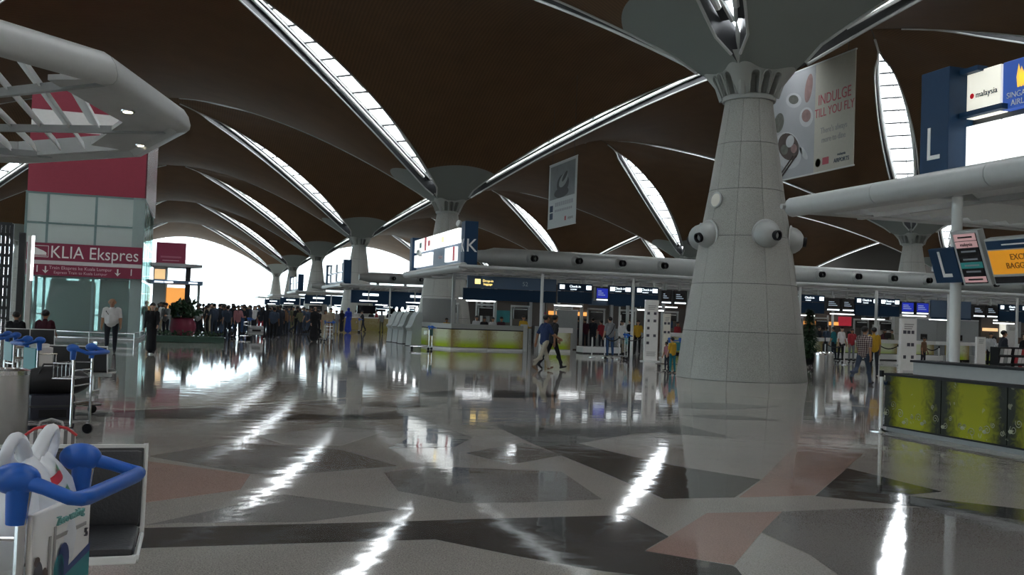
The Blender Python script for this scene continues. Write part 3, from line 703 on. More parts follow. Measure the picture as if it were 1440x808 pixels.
l = leaf_mass(260, .75, .75, .45, 1.35, 3, .38).build('leaves', MATS['foliage'], pt); l['kind'] = 'stuff'
MB().tube([(0, 0, .8), (.05, 0, 1.3)], .05, 6).build('stem', MATS['soil_brown'], pt, True)
hg = thing('hedge_box', 'low green hedge trough around the maroon planter', 'planter', P(262, 481))
MB().bb(-1.7, 1.6, -.25, .25, 0, .28, .03).build('trough', mat('green_box', (.03, .07, .05), .6), hg)
l = leaf_mass(240, 1.6, .25, .14, .36, 5, .16).build('leaves', MATS['foliage'], hg); l['kind'] = 'stuff'
# ------------------------------------------------------------------ check-in islands
def print_mat(name, axis, c_mid, c_low, c_edge, mark, edge=.16, noise=9.):
    """floral poster print across one counter panel: glowing middle, darker damask edges"""
    m = bpy.data.materials.new(name); m.use_nodes = True; MATS[name] = m; nt = m.node_tree; L = nt.links; b = nt.nodes['Principled BSDF']
    tc = nt.nodes.new('ShaderNodeTexCoord'); sp = nt.nodes.new('ShaderNodeSeparateXYZ'); L.new(tc.outputs['Generated'], sp.inputs[0])
    n = nt.nodes.new('ShaderNodeTexNoise'); n.inputs['Scale'].default_value = noise; n.inputs['Detail'].default_value = 5; n.inputs['Distortion'].default_value = 1.6; L.new(tc.outputs['Object'], n.inputs['Vector'])
    def math_(op, a, b_=None):
        k = nt.nodes.new('ShaderNodeMath'); k.operation = op
        for i, x in enumerate((a, b_)):
            if x is None: continue
            if isinstance(x, (int, float)): k.inputs[i].default_value = x
            else: L.new(x, k.inputs[i])
        return k.outputs[0]
    def mix(f, a, b_):
        k = nt.nodes.new('ShaderNodeMix'); k.data_type = 'RGBA'
        L.new(f, k.inputs['Factor'])
        for nm, x in (('A', a), ('B', b_)):
            if isinstance(x, tuple): k.inputs[nm].default_value = (*x, 1)
            else: L.new(x, k.inputs[nm])
        return k.outputs['Result']
    t = sp.outputs[axis]
    d = math_('ABSOLUTE', math_('SUBTRACT', t, .5)); d = math_('ADD', d, math_('MULTIPLY', math_('SUBTRACT', n.outputs['Fac'], .5), .28))
    mr = nt.nodes.new('ShaderNodeMapRange'); mr.inputs[1].default_value = .5 - edge - .14; mr.inputs[2].default_value = .5 - edge + .12; L.new(d, mr.inputs[0])
    ml = nt.nodes.new('ShaderNodeMapRange'); ml.inputs[1].default_value = .15; ml.inputs[2].default_value = .6; L.new(sp.outputs[2], ml.inputs[0])
    base = mix(ml.outputs[0], c_low, c_mid); col = mix(mr.outputs[0], base, c_edge)
    vo = nt.nodes.new('ShaderNodeTexVoronoi'); vo.inputs['Scale'].default_value = noise * .55; vo.feature = 'F1'; L.new(tc.outputs['Object'], vo.inputs['Vector'])
    fl = math_('MULTIPLY', math_('LESS_THAN', vo.outputs['Distance'], .22), math_('GREATER_THAN', n.outputs['Fac'], .56)); fl = math_('MULTIPLY', fl, .4)
    col = mix(fl, col, mark)
    L.new(col, b.inputs['Base Color']); b.inputs['Roughness'].default_value = .45; b.inputs['Specular IOR Level'].default_value = .2
    return m
print_mat('print_pale_x', 0, (.72, .77, .56), (.46, .62, .03), (.36, .28, .12), (.30, .22, .10))
print_mat('print_pale_y', 1, (.72, .77, .56), (.46, .62, .03), (.36, .28, .12), (.30, .22, .10))
print_mat('print_lime', 1, (.26, .27, .004), (.30, .32, .008), (.008, .010, .003), (.42, .42, .30), .19, 7.)

def canopy(uc, hw, v0, v1, label, blades, pv0=15.4, posts=True, z=3.82):
    c = thing('check_in_canopy', label, 'canopy', (0, uc, 0))
    for y in (-hw, hw):
        MB().tube([(v0 - .25, y, z), (v0 + .1, y, z)] + [(v0 + .1 + 4.7 * k, y, z) for k in range(1, int((v1 - v0) / 4.7) + 1)], [.05] + [.09] * (int((v1 - v0) / 4.7) + 1), 12).build('edge_tube', MATS['steel_grey'], c, True)
    k0 = 0; n = 5
    for k in range(n):
        a, b = -hw + 2 * hw * k / n + .006, -hw + 2 * hw * (k + 1) / n - .006
        MB().tube([(v0, a, z), (v0, b, z)], .19, 14).build('end_tube', MATS['steel_grey'], c, True)
    for y in (-hw * .5, 0, hw * .5): MB().bb(v0, v1, y - .06, y + .06, z - .1, z + .12).build('purlin', MATS['steel_grey'], c)
    x = v0 + 1.55
    while x < v1: MB().bb(x - .06, x + .06, -hw, hw, z - .14, z + .10).build('beam', MATS['steel_grey'], c); x += 4.7
    MB().bb(v0 + .1, v0 + .55, -hw + .1, hw - .1, z - .13, z - .10).build('soffit_panel', MATS['steel_grey'], c)
    MB().bb(v0 + .5, v1, -hw + .1, -hw + .5, z - .13, z - .10).build('soffit_panel', MATS['steel_grey'], c)
    MB().bb(v0 + .5, v1, hw - .5, hw - .1, z - .13, z - .10).build('soffit_panel', MATS['steel_grey'], c)
    bm_ = MB().box((0, 0, 0), (.26, 2 * hw - 1.0, .03), 0, Matrix.Rotation(R(32), 3, 'Y')); me = bm_.mesh('blade', MATS['white_steel'])
    al = MB(); x = v0 + .85
    while x < v1 - .2:
        if blades and x < blades: link(me, 'blade', c, (x, 0, z + .02))
        else: al.box((x, 0, z + .02), (.26, 2 * hw - 1.0, .03), 0, Matrix.Rotation(R(32), 3, 'Y'))
        x += .48
    if al.v: o = al.build('blade', MATS['white_steel'], c); o['kind'] = 'stuff'
    pm = MB().tube([(0, 0, 0), (0, 0, z)], .075, 10).mesh('post', MATS['white_steel'], True)
    if posts:
        x = pv0
        while x < v1:
            for y in (-hw + 1.3, hw - 1.3): link(pm, 'post', c, (x, y, 0))
            x += 4.7
    return c
def duct(uc, x0, x1, label, noz):
    d = thing('air_duct', label, 'duct', (0, uc, 4.72))
    MB().tube([(x0, 0, 0), (x0 + .5, 0, 0), (x0 + 1.0, 0, 0), (x1, 0, 0)], [.28, .34, .48, .48], 24).build('pipe', MATS['duct_grey'], d, True)
    n1 = MB().lathe([(.30, .30), (.30, .48), (.25, .52), (.20, .60)], 16, axis=Vector((0, -1, 0)), capt=False).mesh('nozzle_collar', MATS['duct_grey'], True)
    n2 = MB().lathe([(.17, .42), (.17, .68), (.13, .68), (.12, .5), (0, .5)], 14, axis=Vector((.25, -1, 0)).normalized()).mesh('nozzle', MATS['black_plastic'], True)
    x = 16.4
    while x < min(x1, noz): a = link(n1, 'nozzle_collar', d, (x, 0, 0)); link(n2, 'nozzle', a); x += 2.5
    lg = MB().bb(-.12, .12, -.12, .12, -.79, -.3).mesh('bracket', MATS['steel_grey']); x = 15.2
    while x < x1: link(lg, 'bracket', d, (x, 0, 0)); x += 2.5
    return d
canopy(10.1, 6.3, 10.9, 40, 'grey louvred canopy with round edge over the L desks', 24, 16.2, z=3.95)
canopy(48.6, 6.4, 11.2, 74, 'grey louvred canopy with round edge over the K desks', 46)
duct(48.6, 13.5, 76, 'fat grey air duct with black nozzles above the K desks', 62)
LAB = ['next check-in canopy beyond the K desks', 'second check-in canopy beyond the K desks', 'third check-in canopy beyond the K desks', 'farthest check-in canopy by the glazed end wall']
for k in range(4):
    uc = 48.6 + S * (k + 1)
    canopy(uc, 6.4, 11.2, 60, 'grey louvred roof of the ' + LAB[k], 0, posts=True)
    if k < 2: duct(uc, 13.5, 60, 'air duct above the ' + LAB[k], 45)
    hb = thing('sign_header', 'blue header board under the ' + LAB[k], 'sign board', (0, uc - 2.4, 0))
    MB().bb(12.5, 60, 0, .25, 2.4, 3.5).build('board', MATS['blue_sign'], hb)
    for q in range(9): MB().bb(13.5 + q * 4.2, 14.9 + q * 4.2, -.02, 0, 3.05, 3.25).build('lit_text', MATS['sign_glow'], hb)
    for q in range(10): MB().bb(12.6 + q * 5, 12.75 + q * 5, .05, .2, 3.5, 3.725).build('hanger', MATS['steel_grey'], hb)
    ds = thing('desk_row', 'row of check-in desks below the ' + LAB[k], 'desk', (0, uc - 3.4, 0))
    MB().bb(10.9, 60, 0, .7, 0, 1.1).build('desk_front', MATS['print_pale_x'], ds)
    MB().bb(10.8, 60, -.05, .8, 1.1, 1.2).build('desk_top', MATS['white_print'], ds)
    for q in range(5): MB().bb(13 + q * 5, 14.6 + q * 5, .5, .62, 1.5 + .3 * (q % 2), 2.2).build('screen', MATS['screen_black'], ds)
    for q in range(6): MB().bb(13 + q * 4, 14.5 + q * 4, -.8, -.7, 2.55, 2.62).build('lamp', MATS['lamp_white'], ds)
    for q in range(6): MB().bb(13.7 + q * 4, 13.8 + q * 4, -.8, -.7, 2.62, 3.70).build('lamp_stem', MATS['steel_grey'], ds)

# letter towers with airline light boxes ------------------------------------
def letter_pillar(letter, x, y, label, size=.8):
    p = thing('letter_pillar', label, 'sign', (x, y, 4.05))
    MB().bb(0, .62, -.31, .31, -.17, 1.85, .01).build('pillar', MATS['blue_sign'], p)
    return p
# K: two pillars joined by rows of light boxes
KX = 11.3
pk = letter_pillar('K', KX, 42.9, 'blue pillar lettered K at the corner of the K canopy')
text('K', .85, MATS['white_print'], pk, (.33, -.315, .72), FACE_MY); text('K', .85, MATS['white_print'], pk, (-.004, 0, .72), FACE_MX)
letter_pillar('K', KX, 54.3, 'plain blue pillar at the far end of the K light boxes')
lb = thing('light_box_sign', 'two rows of glowing airline light boxes above the K canopy', 'sign', (KX + .12, 0, 0))
MB().bb(.16, .24, 43.3, 54.0, 3.9, 5.75).build('frame', MATS['blue_grey_board'], lb)
ys = [53.9 - 1.02 * k for k in range(10)]
for k, y in enumerate(ys):
    m = MATS['lightbox_cool']
    if k == 2: MB().bb(-.012, 0, y - .93, y - .5, 5.02, 5.72).build('red_panel', MATS['lightbox_red'], lb)
    if k == 8: MB().bb(-.012, 0, y - .93, y - .6, 4.2, 4.88).build('red_panel', MATS['lightbox_red'], lb)
    b = MB().bb(.0, .16, y - .93, y, 5.02, 5.72, .01).build('light_box', m, lb)
    if k not in (4, 5, 6, 9): MB().bb(.0, .16, y - .93, y, 4.2, 4.88, .01).build('light_box', m, lb)
    elif k in (5,): text('airlines', .3, MATS['pink_print'], lb, (.155, y - .5, 4.55), FACE_MX)
    if k in (1, 3, 6): MB().bb(-.012, 0, y - .75, y - .3, 5.22, 5.5).build('emblem', MATS[('teal_print', 'lightbox_red', 'sign_amber')[(1, 3, 6).index(k)]], b)
for y, z in ((52.0, 4.95), (43.55, 5.85)):
    s_ = thing('spotlight', 'small round spotlight clipped to the K light boxes', 'spotlight', (KX - .05, y, z), 0, 'spotlights on the K light boxes')
    MB().lathe([(.0, -.12), (.12, -.1), (.16, 0), (.14, .06)], 12, axis=Vector((-1, -.4, .2)).normalized()).build('housing', MATS['white_steel'], s_, True)
    MB().lathe([(.0, .03), (.13, .03)], 12, axis=Vector((-1, -.4, .2)).normalized()).build('lens', MATS['lamp_white'], s_, True)
    MB().bb(0, .2, -.03, .03, -.2, -.05).build('clip', MATS['steel_grey'], s_)
for k, uc in enumerate((48.6 + S, 48.6 + 2 * S)):
    nm_ = ('next island beyond K', 'second island beyond K')[k]
    q = letter_pillar('', KX, uc - 5.7, 'dark blue sign pillar on the canopy of the ' + nm_); letter_pillar('', KX, uc + 5.7, 'dark blue sign pillar at the far end of the canopy of the ' + nm_)
    lb2 = thing('light_box_sign', 'glowing airline light boxes on the canopy of the ' + nm_, 'sign', (KX + .12, uc, 0))
    MB().bb(.16, .24, -5.3, 5.3, 3.9, 5.75).build('frame', MATS['blue_grey_board'], lb2)
    for i_ in range(8):
        for z0_ in (5.02, 4.2): MB().bb(0, .16, -5.2 + 1.3 * i_, -3.96 + 1.3 * i_, z0_, z0_ + .68).build('light_box', MATS['lightbox_cool' if (i_ + k) % 3 else 'blue_sign'], lb2)
# L: near tower
LX = 11.3
plz = thing('letter_pillar', 'blue pillar lettered L at the end of the L light boxes', 'sign', (LX, 12.95, 4.05))
MB().bb(0, .55, -.22, .42, 0, 1.85, .01).build('pillar', MATS['blue_sign'], plz)
MB().bb(.2, .4, -1.1, -.2, 1.02, 1.1).build('arm', MATS['blue_sign'], plz); MB().bb(.2, .4, -.6, -.2, 1.72, 1.8).build('arm', MATS['blue_sign'], plz)
text('L', .78, MATS['white_print'], plz, (-.004, .12, .62), FACE_MX, sx=.9)
lb = thing('light_box_sign', 'large glowing airline light boxes beside the blue L pillar', 'sign', (LX + .32, 0, 0))
MB().bb(.16, .26, 11.2, 12.72, 4.0, 5.82).build('frame', MATS['dark_metal'], lb)
for k in range(2):
    y = 12.70 - .74 * k
    for r, (z0, z1) in enumerate(((5.06, 5.80), (4.20, 4.94))):
        b = MB().bb(0, .16, y - .70, y, z0, z1, .012).build('light_box', MATS['lightbox_blue'] if (k, r) == (1, 0) else MATS['lightbox_white' if r == 0 else 'lightbox_cool'], lb)
        if (k, r) == (0, 0):
            text('malaysia', .135, MATS['blue_sign'], b, (-.006, y - .42, (z0 + z1) / 2 - .02), FACE_MX)
            MB().lathe([(0, 0), (.045, 0)], 12, (-.006, y - .12, (z0 + z1) / 2 - .02), Vector((-1, 0, 0))).build('emblem', MATS['lightbox_red'], b)
        if (k, r) == (1, 0):
            text('SINGAPORE', .125, MATS['white_print'], b, (-.006, y - .42, z0 + .20), FACE_MX); text('AIRLINES', .125, MATS['white_print'], b, (-.006, y - .42, z0 + .08), FACE_MX)
            em = MB(); yy = y - .38; zz = z0 + .30                    # gilt bird mark in three swept feathers
            for q in range(3):
                s = q * .055
                em.add([(-.006, yy + .09 - s, zz), (-.006, yy + .05 - s, zz), (-.006, yy + .0 - s, zz + .14), (-.006, yy + .07 - s, zz + .36 - q * .05), (-.006, yy + .11 - s, zz + .16)], [(0, 1, 2, 3, 4)])
            em.build('emblem', MATS['lightbox_gold'], b)
# ------------------------------------------------------------------ L desk, its post and tilted boards
LDX, LDY = 10.7, 13.35
dk = thing('end_counter', 'long counter with lime green floral panels and grey ledge under the L canopy', 'counter', (LDX, LDY, 0))
pw = 1.27
for k in range(7):
    MB().bb(0, .05, -pw * (k + 1) + .008, -pw * k - .008, .10, .90).build('print_panel', MATS['print_lime'], dk)
rnd = random.Random(9)
for k in range(4):                                                  # pale scrolls printed along the foot and the dark seams
    sw = MB()
    for q in range(9):
        yc = -pw * (k + (q + .5) / 9) + rnd.uniform(-.05, .05); edge = abs(((yc / -pw) % 1) - .5) * 2; zc = .2 + rnd.uniform(0, .12) + (.5 * rnd.random() if edge > .6 else 0); r0 = rnd.uniform(.035, .075); sg_ = rnd.choice((-1, 1)); ph = rnd.uniform(0, 6.28)
        sw.tube([(-.003, yc + sg_ * r0 * (1 - t / 16) * math.cos(ph + t * .7), zc + r0 * (1 - t / 16) * math.sin(ph + t * .7)) for t in range(15)], .0055, 4)
        if q % 3 == 0: sw.ell((-.002, yc + .05, zc - .03), (.004, .04, .028), 8, 6)
    sw.build('printed_scrolls', mat('scroll_print', (.30, .31, .22), .5), dk)
MB().bb(-.03, .42, -pw * 7, .02, .90, .935).build('top_trim', MATS['black_plastic'], dk)
MB().bb(-.015, .06, -pw * 7, .01, .075, .10).build('bottom_trim', MATS['black_plastic'], dk)
MB().bb(.06, .12, -pw * 7, 0, 0, .09).build('kick_plate', MATS['white_steel'], dk)
MB().bb(.05, .5, -pw * 7, 0, .0, .90).build('body', MATS['grey_panel'], dk)
MB().bb(.34, .40, -pw * 7, -.25, .935, 1.13).build('ledge_panel', mat('ledge_grey', (.33, .34, .33), .45), dk)
MB().bb(.30, .75, -pw * 7, -.22, 1.13, 1.165).build('ledge_top', MATS['black_plastic'], dk)
MB().bb(.05, 3.5, -.03, 0, .1, .9).build('print_panel', MATS['print_pale_x'], dk)
MB().bb(.0, 3.5, -.3, .02, .90, .935).build('top_trim', MATS['black_plastic'], dk)
pst = thing('board_post', 'white round post carrying the tilted display boards at the L desks', 'post', (11.62, 12.85, 0))
MB().tube([(0, 0, 0), (0, 0, 3.82)], .085, 16).build('shaft', MATS['white_steel'], pst, True); MB().lathe([(.16, 0), (.16, .02), (.09, .04)], 16).build('base', MATS['white_steel'], pst, True)
MB().bb(-.2, .02, -.04, .04, 2.62, 2.72).build('bracket', MATS['steel_grey'], pst); MB().bb(-.22, -.12, -2.2, .3, 2.62, 2.70).build('arm', MATS['steel_grey'], pst)
def tilted(name, label, cat, y0, y1, z0, z1, tilt=20):
    o = thing(name, label, cat, (11.36, (y0 + y1) / 2, z0)); o.rotation_euler = (0, R(-tilt), 0); return o, abs(y1 - y0) / 2, (z1 - z0) / math.cos(R(tilt))
o, w, h = tilted('letter_board', 'small dark blue board lettered L tilted beside the white post', 'sign', 12.42, 12.98, 2.42, 2.95)
MB().bb(0, .08, -w, w, 0, h, .005).build('board', MATS['blue_sign'], o)
text('L', .62, MATS['white_print'], o, (-.004, 0, h / 2), FACE_MX, sx=.8)
o, w, h = tilted('airline_list', 'narrow tilted board listing airlines in coloured strips', 'display', 11.82, 12.38, 2.36, 3.18)
MB().bb(0, .12, -w, w, 0, h, .01).build('housing', MATS['steel_grey'], o)
MB().bb(-.006, .0, -w + .05, w - .05, .04, h - .04).build('screen', MATS['screen_black'], o)
for k, (m, hh) in enumerate((('screen_pink', .09), ('screen_black', .12), ('screen_teal', .10), ('screen_black', .07), ('screen_black', .1), ('screen_pink', .10), ('screen_pink', .11))):
    z = .06 + k * (h - .1) / 7; s_ = MB().bb(-.012, -.006, -w + .06, w - .06, z, z + hh).build('strip', MATS[m], o)
    mm = MATS['screen_black'] if m == 'screen_pink' else mat('dim_text', (.3, .33, .36), .5)
    if k == 5: text('malaysia', .075, mm, s_, (-.014, 0, z + hh / 2), FACE_MX)
    else: MB().bb(-.014, -.012, -w * .55, w * .5, z + hh / 2 - .012, z + hh / 2 + .014).build('printed_line', mm, s_)
o, w, h = tilted('baggage_board', 'tilted board with an orange screen reading EXCEL BAGGAGE', 'display', 10.55, 11.75, 2.36, 3.03)
MB().bb(0, .14, -w, w, 0, h, .01).build('housing', MATS['steel_grey'], o)
MB().bb(-.008, 0, -w + .04, w - .03, h - .16, h - .03).build('header', MATS['blue_sign'], o)
MB().bb(-.008, 0, -w + .05, w - .03, .17, h - .18).build('screen', MATS['screen_orange'], o)
MB().bb(-.008, 0, -w + .05, w - .03, .03, .13).build('lower_screen', MATS['screen_black'], o)
MB().bb(-.012, -.008, -.2, .28, h - .105, h - .085).build('printed_line', MATS['white_print'], o)
for s, z in (('EXCEL', h - .29), ('BAGGAGE', h - .42)): text(s, .125, mat('brown_print', (.25, .09, .01), .5), o, (-.012, .0, z), FACE_MX)

# ------------------------------------------------------------------ K desks
KY = 45.0
kd = thing('end_counter', 'K end counter with pale green floral panels and grey shelf', 'counter', (0, 0, 0))
pa = [(10.85, 51.0), (10.85, 46.6), (11.45, 45.0), (13.25, 45.0), (15.05, 45.0)]
def wallseg(mb, a, b, z0, z1, th):
    d = Vector((b[0] - a[0], b[1] - a[1])); n = Vector((-d.y, d.x)).normalized() * th; d = d.normalized() * .01
    mb.prism([(a[0] + d.x, a[1] + d.y), (b[0] - d.x, b[1] - d.y), (b[0] - d.x + n.x, b[1] - d.y + n.y), (a[0] + d.x + n.x, a[1] + d.y + n.y)], z0, z1)
for k, (a, b) in enumerate(zip(pa[:-1], pa[1:])):
    mb = MB(); wallseg(mb, a, b, .12, .95, .05); mb.build('print_panel', MATS['print_pale_x' if k >= 1 else 'print_pale_y'], kd)
    mb = MB(); wallseg(mb, a, b, .95, 1.0, .1); mb.build('trim', MATS['black_plastic'], kd)
    mb = MB(); wallseg(mb, a, b, 1.0, 1.22, .5); mb.build('shelf_panel', MATS['ledge_grey'] if k >= 2 else MATS['steel_grey'], kd)
    mb = MB(); wallseg(mb, a, b, .0, .12, .12); mb.build('kick_plate', MATS['white_steel'], kd)
    mb = MB(); wallseg(mb, a, b, .09, .12, .01); mb.build('trim', MATS['black_plastic'], kd)
MB().bb(15.05, 15.25, 44.95, 45.5, 0, 1.3).build('end_post', MATS['steel_grey'], kd)
kd2 = thing('counter', 'short white-topped counter with one pale green panel behind the walking men', 'counter', (0, 0, 0))
MB().bb(16.2, 17.55, KY, KY + .05, .14, .95).build('print_panel', MATS['print_pale_x'], kd2)
MB().bb(16.15, 17.6, KY - .03, KY + .5, .95, 1.2, .01).build('shelf', MATS['white_print'], kd2)
MB().bb(16.2, 17.55, KY + .05, KY + .5, 0, .95).build('body', MATS['grey_panel'], kd2)
MB().bb(16.2, 17.55, KY - .02, KY + .06, 0, .12).build('kick_plate', MATS['white_print'], kd2)
MB().bb(17.5, 17.62, KY - .03, KY + .5, 0, .95).build('end_panel', MATS['ledge_grey'], kd2)
# check-in desks in a row farther along
dsk = None
for k in range(15):
    x = 24.5 + 2.5 * k
    if dsk is None:
        dsk = thing('check_in_desk', 'check-in desk with pale green panel and white top in the K row', 'desk', (x, KY + 1.2, 0), 0, 'desks of the K row')
        MB().bb(-.85, .85, 0, .05, .1, .92).build('print_panel', MATS['print_pale_x'], dsk)
        MB().bb(-.95, .95, -.05, .7, .92, 1.12, .01).build('top', MATS['white_print'], dsk)
        MB().bb(-.85, .85, .05, .65, 0, .92).build('body', MATS['grey_panel'], dsk)
        MB().bb(-.86, .86, -.01, .03, 0, .1).build('kick_plate', MATS['black_plastic'], dsk)
        MB().bb(.98, 1.5, -.2, .9, .0, .35).build('scale_plate', MATS['steel_grey'], dsk)
        MB().bb(.2, .62, .3, .36, 1.2, 1.52).build('screen', MATS['screen_black'], dsk); MB().bb(.38, .44, .33, .37, 1.1, 1.25).build('screen_stand', MATS['black_plastic'], dsk)
    else: dup(dsk, (x, KY + 1.2, 0))
for a, b, zz in ((25.0, 40.0, .05), (17.8, 19.8, -.95)):
    o = thing('baggage_belt', 'low white baggage belt housing %s' % ('along the K desks' if a > 22 else 'beside the short white-topped counter'), 'conveyor', (0, KY + zz, 0))
    MB().bb(a, b, 0, .9, .05, .34, .02).build('housing', MATS['white_steel'], o); MB().bb(a + .1, b - .1, .1, .8, .34, .36).build('belt', MATS['black_plastic'], o); MB().bb(a, b, .02, .88, 0, .05).build('plinth', MATS['dark_metal'], o)
# overhead boards, hung in a row along the island
HY = 46.6
def xq(px, py=410): return Q(px, py, HY).x
fb = thing('fascia_board', 'long blue fascia with amber drop-in baggage lettering above the K counter', 'sign board', (0, HY, 0))
x0, x1 = xq(657), xq(782)
MB().bb(x0, x1, 0, .12, 3.02, 3.62).build('upper_board', MATS['blue_grey_board'], fb); MB().bb(x0 - .2, x1, .0, .12, 2.42, 3.0).build('lower_board', MATS['blue_sign'], fb)
text('Drop-in', .17, MATS['sign_amber'], fb, (x0 + 1.05, -.006, 3.38), FACE_MY); text('baggage', .15, MATS['sign_amber'], fb, (x0 + 1.05, -.006, 3.22), FACE_MY)
MB().bb(x0 + .38, x0 + .66, -.008, 0, 3.22, 3.46).build('pictogram', MATS['sign_amber'], fb); text('52', .3, mat('pale_number', (.5, .6, .66), .5), fb, (x0 + 3.0, -.006, 3.3), FACE_MY)
for x in (x0 + .6, x0 + 2.2, x1 - .4): MB().bb(x - .05, x + .05, .03, .1, 3.62, 3.725).build('hanger', MATS['steel_grey'], fb)
def sign(px0, px1, where):
    x0, x1 = xq(px0), xq(px1); w = (x1 - x0) / 2
    o = thing('counter_sign', 'blue overhead sign with glowing white pictogram and text ' + where, 'sign', ((x0 + x1) / 2, HY, 0), 0, 'glowing counter signs along the K island')
    MB().bb(-w, w, 0, .14, 3.08, 3.46).build('board', MATS['blue_sign'], o); MB().bb(-w, w, .02, .12, 2.45, 3.05).build('apron', MATS['blue_sign'], o)
    MB().bb(-w + .08, -w + .34, -.008, 0, 3.17, 3.38).build('pictogram', MATS['sign_glow'], o)
    text('Check-in', .17, MATS['sign_glow'], o, (-.02, -.006, 3.31), FACE_MY); text('counter', .11, MATS['sign_glow'], o, (-.1, -.006, 3.17), FACE_MY)
    MB().bb(w - .34, w - .06, -.008, 0, 3.17, 3.38).build('number_box', MATS['sign_glow'], o)
    for x in (-w * .6, w * .6): MB().bb(x - .03, x + .03, .04, .1, 3.46, 3.725).build('hanger', MATS['steel_grey'], o)
def monitor(px0, px1, m, n):
    x0, x1 = xq(px0), xq(px1); w = (x1 - x0) / 2
    o = thing('overhead_monitor', 'overhead monitor showing a %s' % n, 'monitor', ((x0 + x1) / 2, HY, 0), 0, 'monitors along the K island')
    MB().bb(-w, w, 0, .3, 2.62, 3.34, .01).build('housing', MATS['dark_metal'], o)
    MB().bb(-w + .05, w - .05, -.01, 0, 2.78, 3.28).build('screen', MATS[m], o); MB().bb(-w + .05, w - .05, -.012, 0, 2.66, 2.73).build('lit_strip', MATS['sign_glow'], o)
    MB().bb(-.05, .05, .1, .18, 3.34, 3.725).build('hanger', MATS['steel_grey'], o)
    for q in range(3): MB().bb(-w + .12, w - .2 - .1 * q, -.014, -.01, 2.92 + .1 * q, 2.96 + .1 * q).build('text_line', mat('screen_text', (.4, .45, .5), .4, emit=(.4, .5, .6), estr=.3), o)
for a, b, w_ in ((785, 833, 'above the short counter'), (856, 888, 'above the man with the strap'), (894, 926, 'above the white notice totem'), (1118, 1160, 'beside the nozzle column'), (1204, 1236, 'above the checked-shirt man'), (1238, 1266, 'next to the blue-page monitors'), (1406, 1445, 'above the leaflet racks')): sign(a, b, w_)
for a, b, m, n in ((838, 856, 'screen_blue', 'blue page between two glowing signs'), (930, 945, 'screen_black', 'dark page above the cream totem'), (948, 966, 'screen_black', 'dark page touching the nozzle column'), (1163, 1182, 'screen_black', 'dark page next to the sign by the column'), (1185, 1202, 'screen_black', 'dark page next to the sign over the checked-shirt man'),
                   (1268, 1286, 'screen_blue', 'blue page next to a glowing sign'), (1289, 1307, 'screen_blue', 'blue page next to a blank board'), (1369, 1386, 'screen_black', 'dark page next to a blank board'), (1388, 1404, 'screen_black', 'dark page next to the sign over the leaflet racks')): monitor(a, b, m, n)
for a, b in ((1310, 1332), (1347, 1366)):
    x0, x1 = xq(a), xq(b); o = thing('blank_board', 'blank blue-grey board ' + ('next to the blue-page monitors' if a < 1320 else 'next to the dark-page monitors'), 'sign board', ((x0 + x1) / 2, HY, 0), 0, 'blank boards of the K island')
    MB().bb(-(x1 - x0) / 2, (x1 - x0) / 2, 0, .12, 2.5, 3.5).build('board', MATS['blue_grey_board'], o); MB().bb(-.05, .05, .03, .1, 3.5, 3.725).build('hanger', MATS['steel_grey'], o); MB().bb(-(x1 - x0) / 2, (x1 - x0) / 2, -.01, 0, 2.42, 2.52).build('edge', MATS['blue_sign'], o)
# partitions and columns inside the island
for a, b, h in ((1288, 1376, 2.42), (842 - 60, 842 - 30, 2.1), (592, 640, 2.45)):
    p, q_ = Q(a, 470, 49.2), Q(b, 470, 49.2)
    o = thing('partition', 'plain grey partition %s' % ('behind the white board post' if a > 1200 else 'at the back of the short counter' if a > 700 else 'behind the self check-in machines'), 'partition', (p.x, 49.2, 0))
    n = max(1, int((q_.x - p.x) / 1.3)); w = (q_.x - p.x) / n
    for k in range(n): MB().bb(k * w + .01, (k + 1) * w - .01, 0, .08, .05, h).build('panel', MATS['grey_panel'], o)
    MB().bb(0, q_.x - p.x, -.01, .09, h, h + .06).build('cap', MATS['white_steel'], o)
for k in range(9):
    x = 12.2 + 2.4 * k
    o = thing('frame_post', 'grey square post inside the K island', 'post', (x, 47.8 + .6 * (k % 2), 0), 0, 'square posts inside the K island')
    MB().bb(-.07, .07, -.07, .07, 0, 3.70).build('shaft', MATS['steel_grey'], o); MB().bb(-.12, .12, -.12, .12, 0, .03).build('foot', MATS['steel_grey'], o)
# steel gantries and screens filling the inside of the island
for k in range(14):
    x = 12.6 + 2.15 * k; yy = 50.2 + .5 * (k % 3)
    o = thing('steel_gantry', 'steel gantry with small screens inside the K island', 'gantry', (x, yy, 0), 0, 'gantries inside the K island')
    for s_ in (-.5, .5): MB().bb(s_ - .04, s_ + .04, -.04, .04, 0, 2.3 + .15 * (k % 2)).build('leg', MATS['white_steel' if k % 2 else 'steel_grey'], o)
    MB().bb(-.54, .54, -.05, .05, 2.2, 2.3).build('crossbar', MATS['white_steel'], o)
    MB().bb(-.4, .4, -.09, -.05, 1.75 - .1 * (k % 3), 2.15).build('screen', MATS['screen_black'], o); MB().bb(-.36, .36, -.10, -.09, 2.06, 2.11).build('name_strip', MATS['white_print'], o)
    MB().bb(-.45, .45, -.2, .2, 0, 1.0 + .1 * (k % 3)).build('cabinet', MATS[('dark_metal', 'grey_panel', 'shop_brown_')[k % 3] if k % 3 < 2 else 'dark_metal'], o)
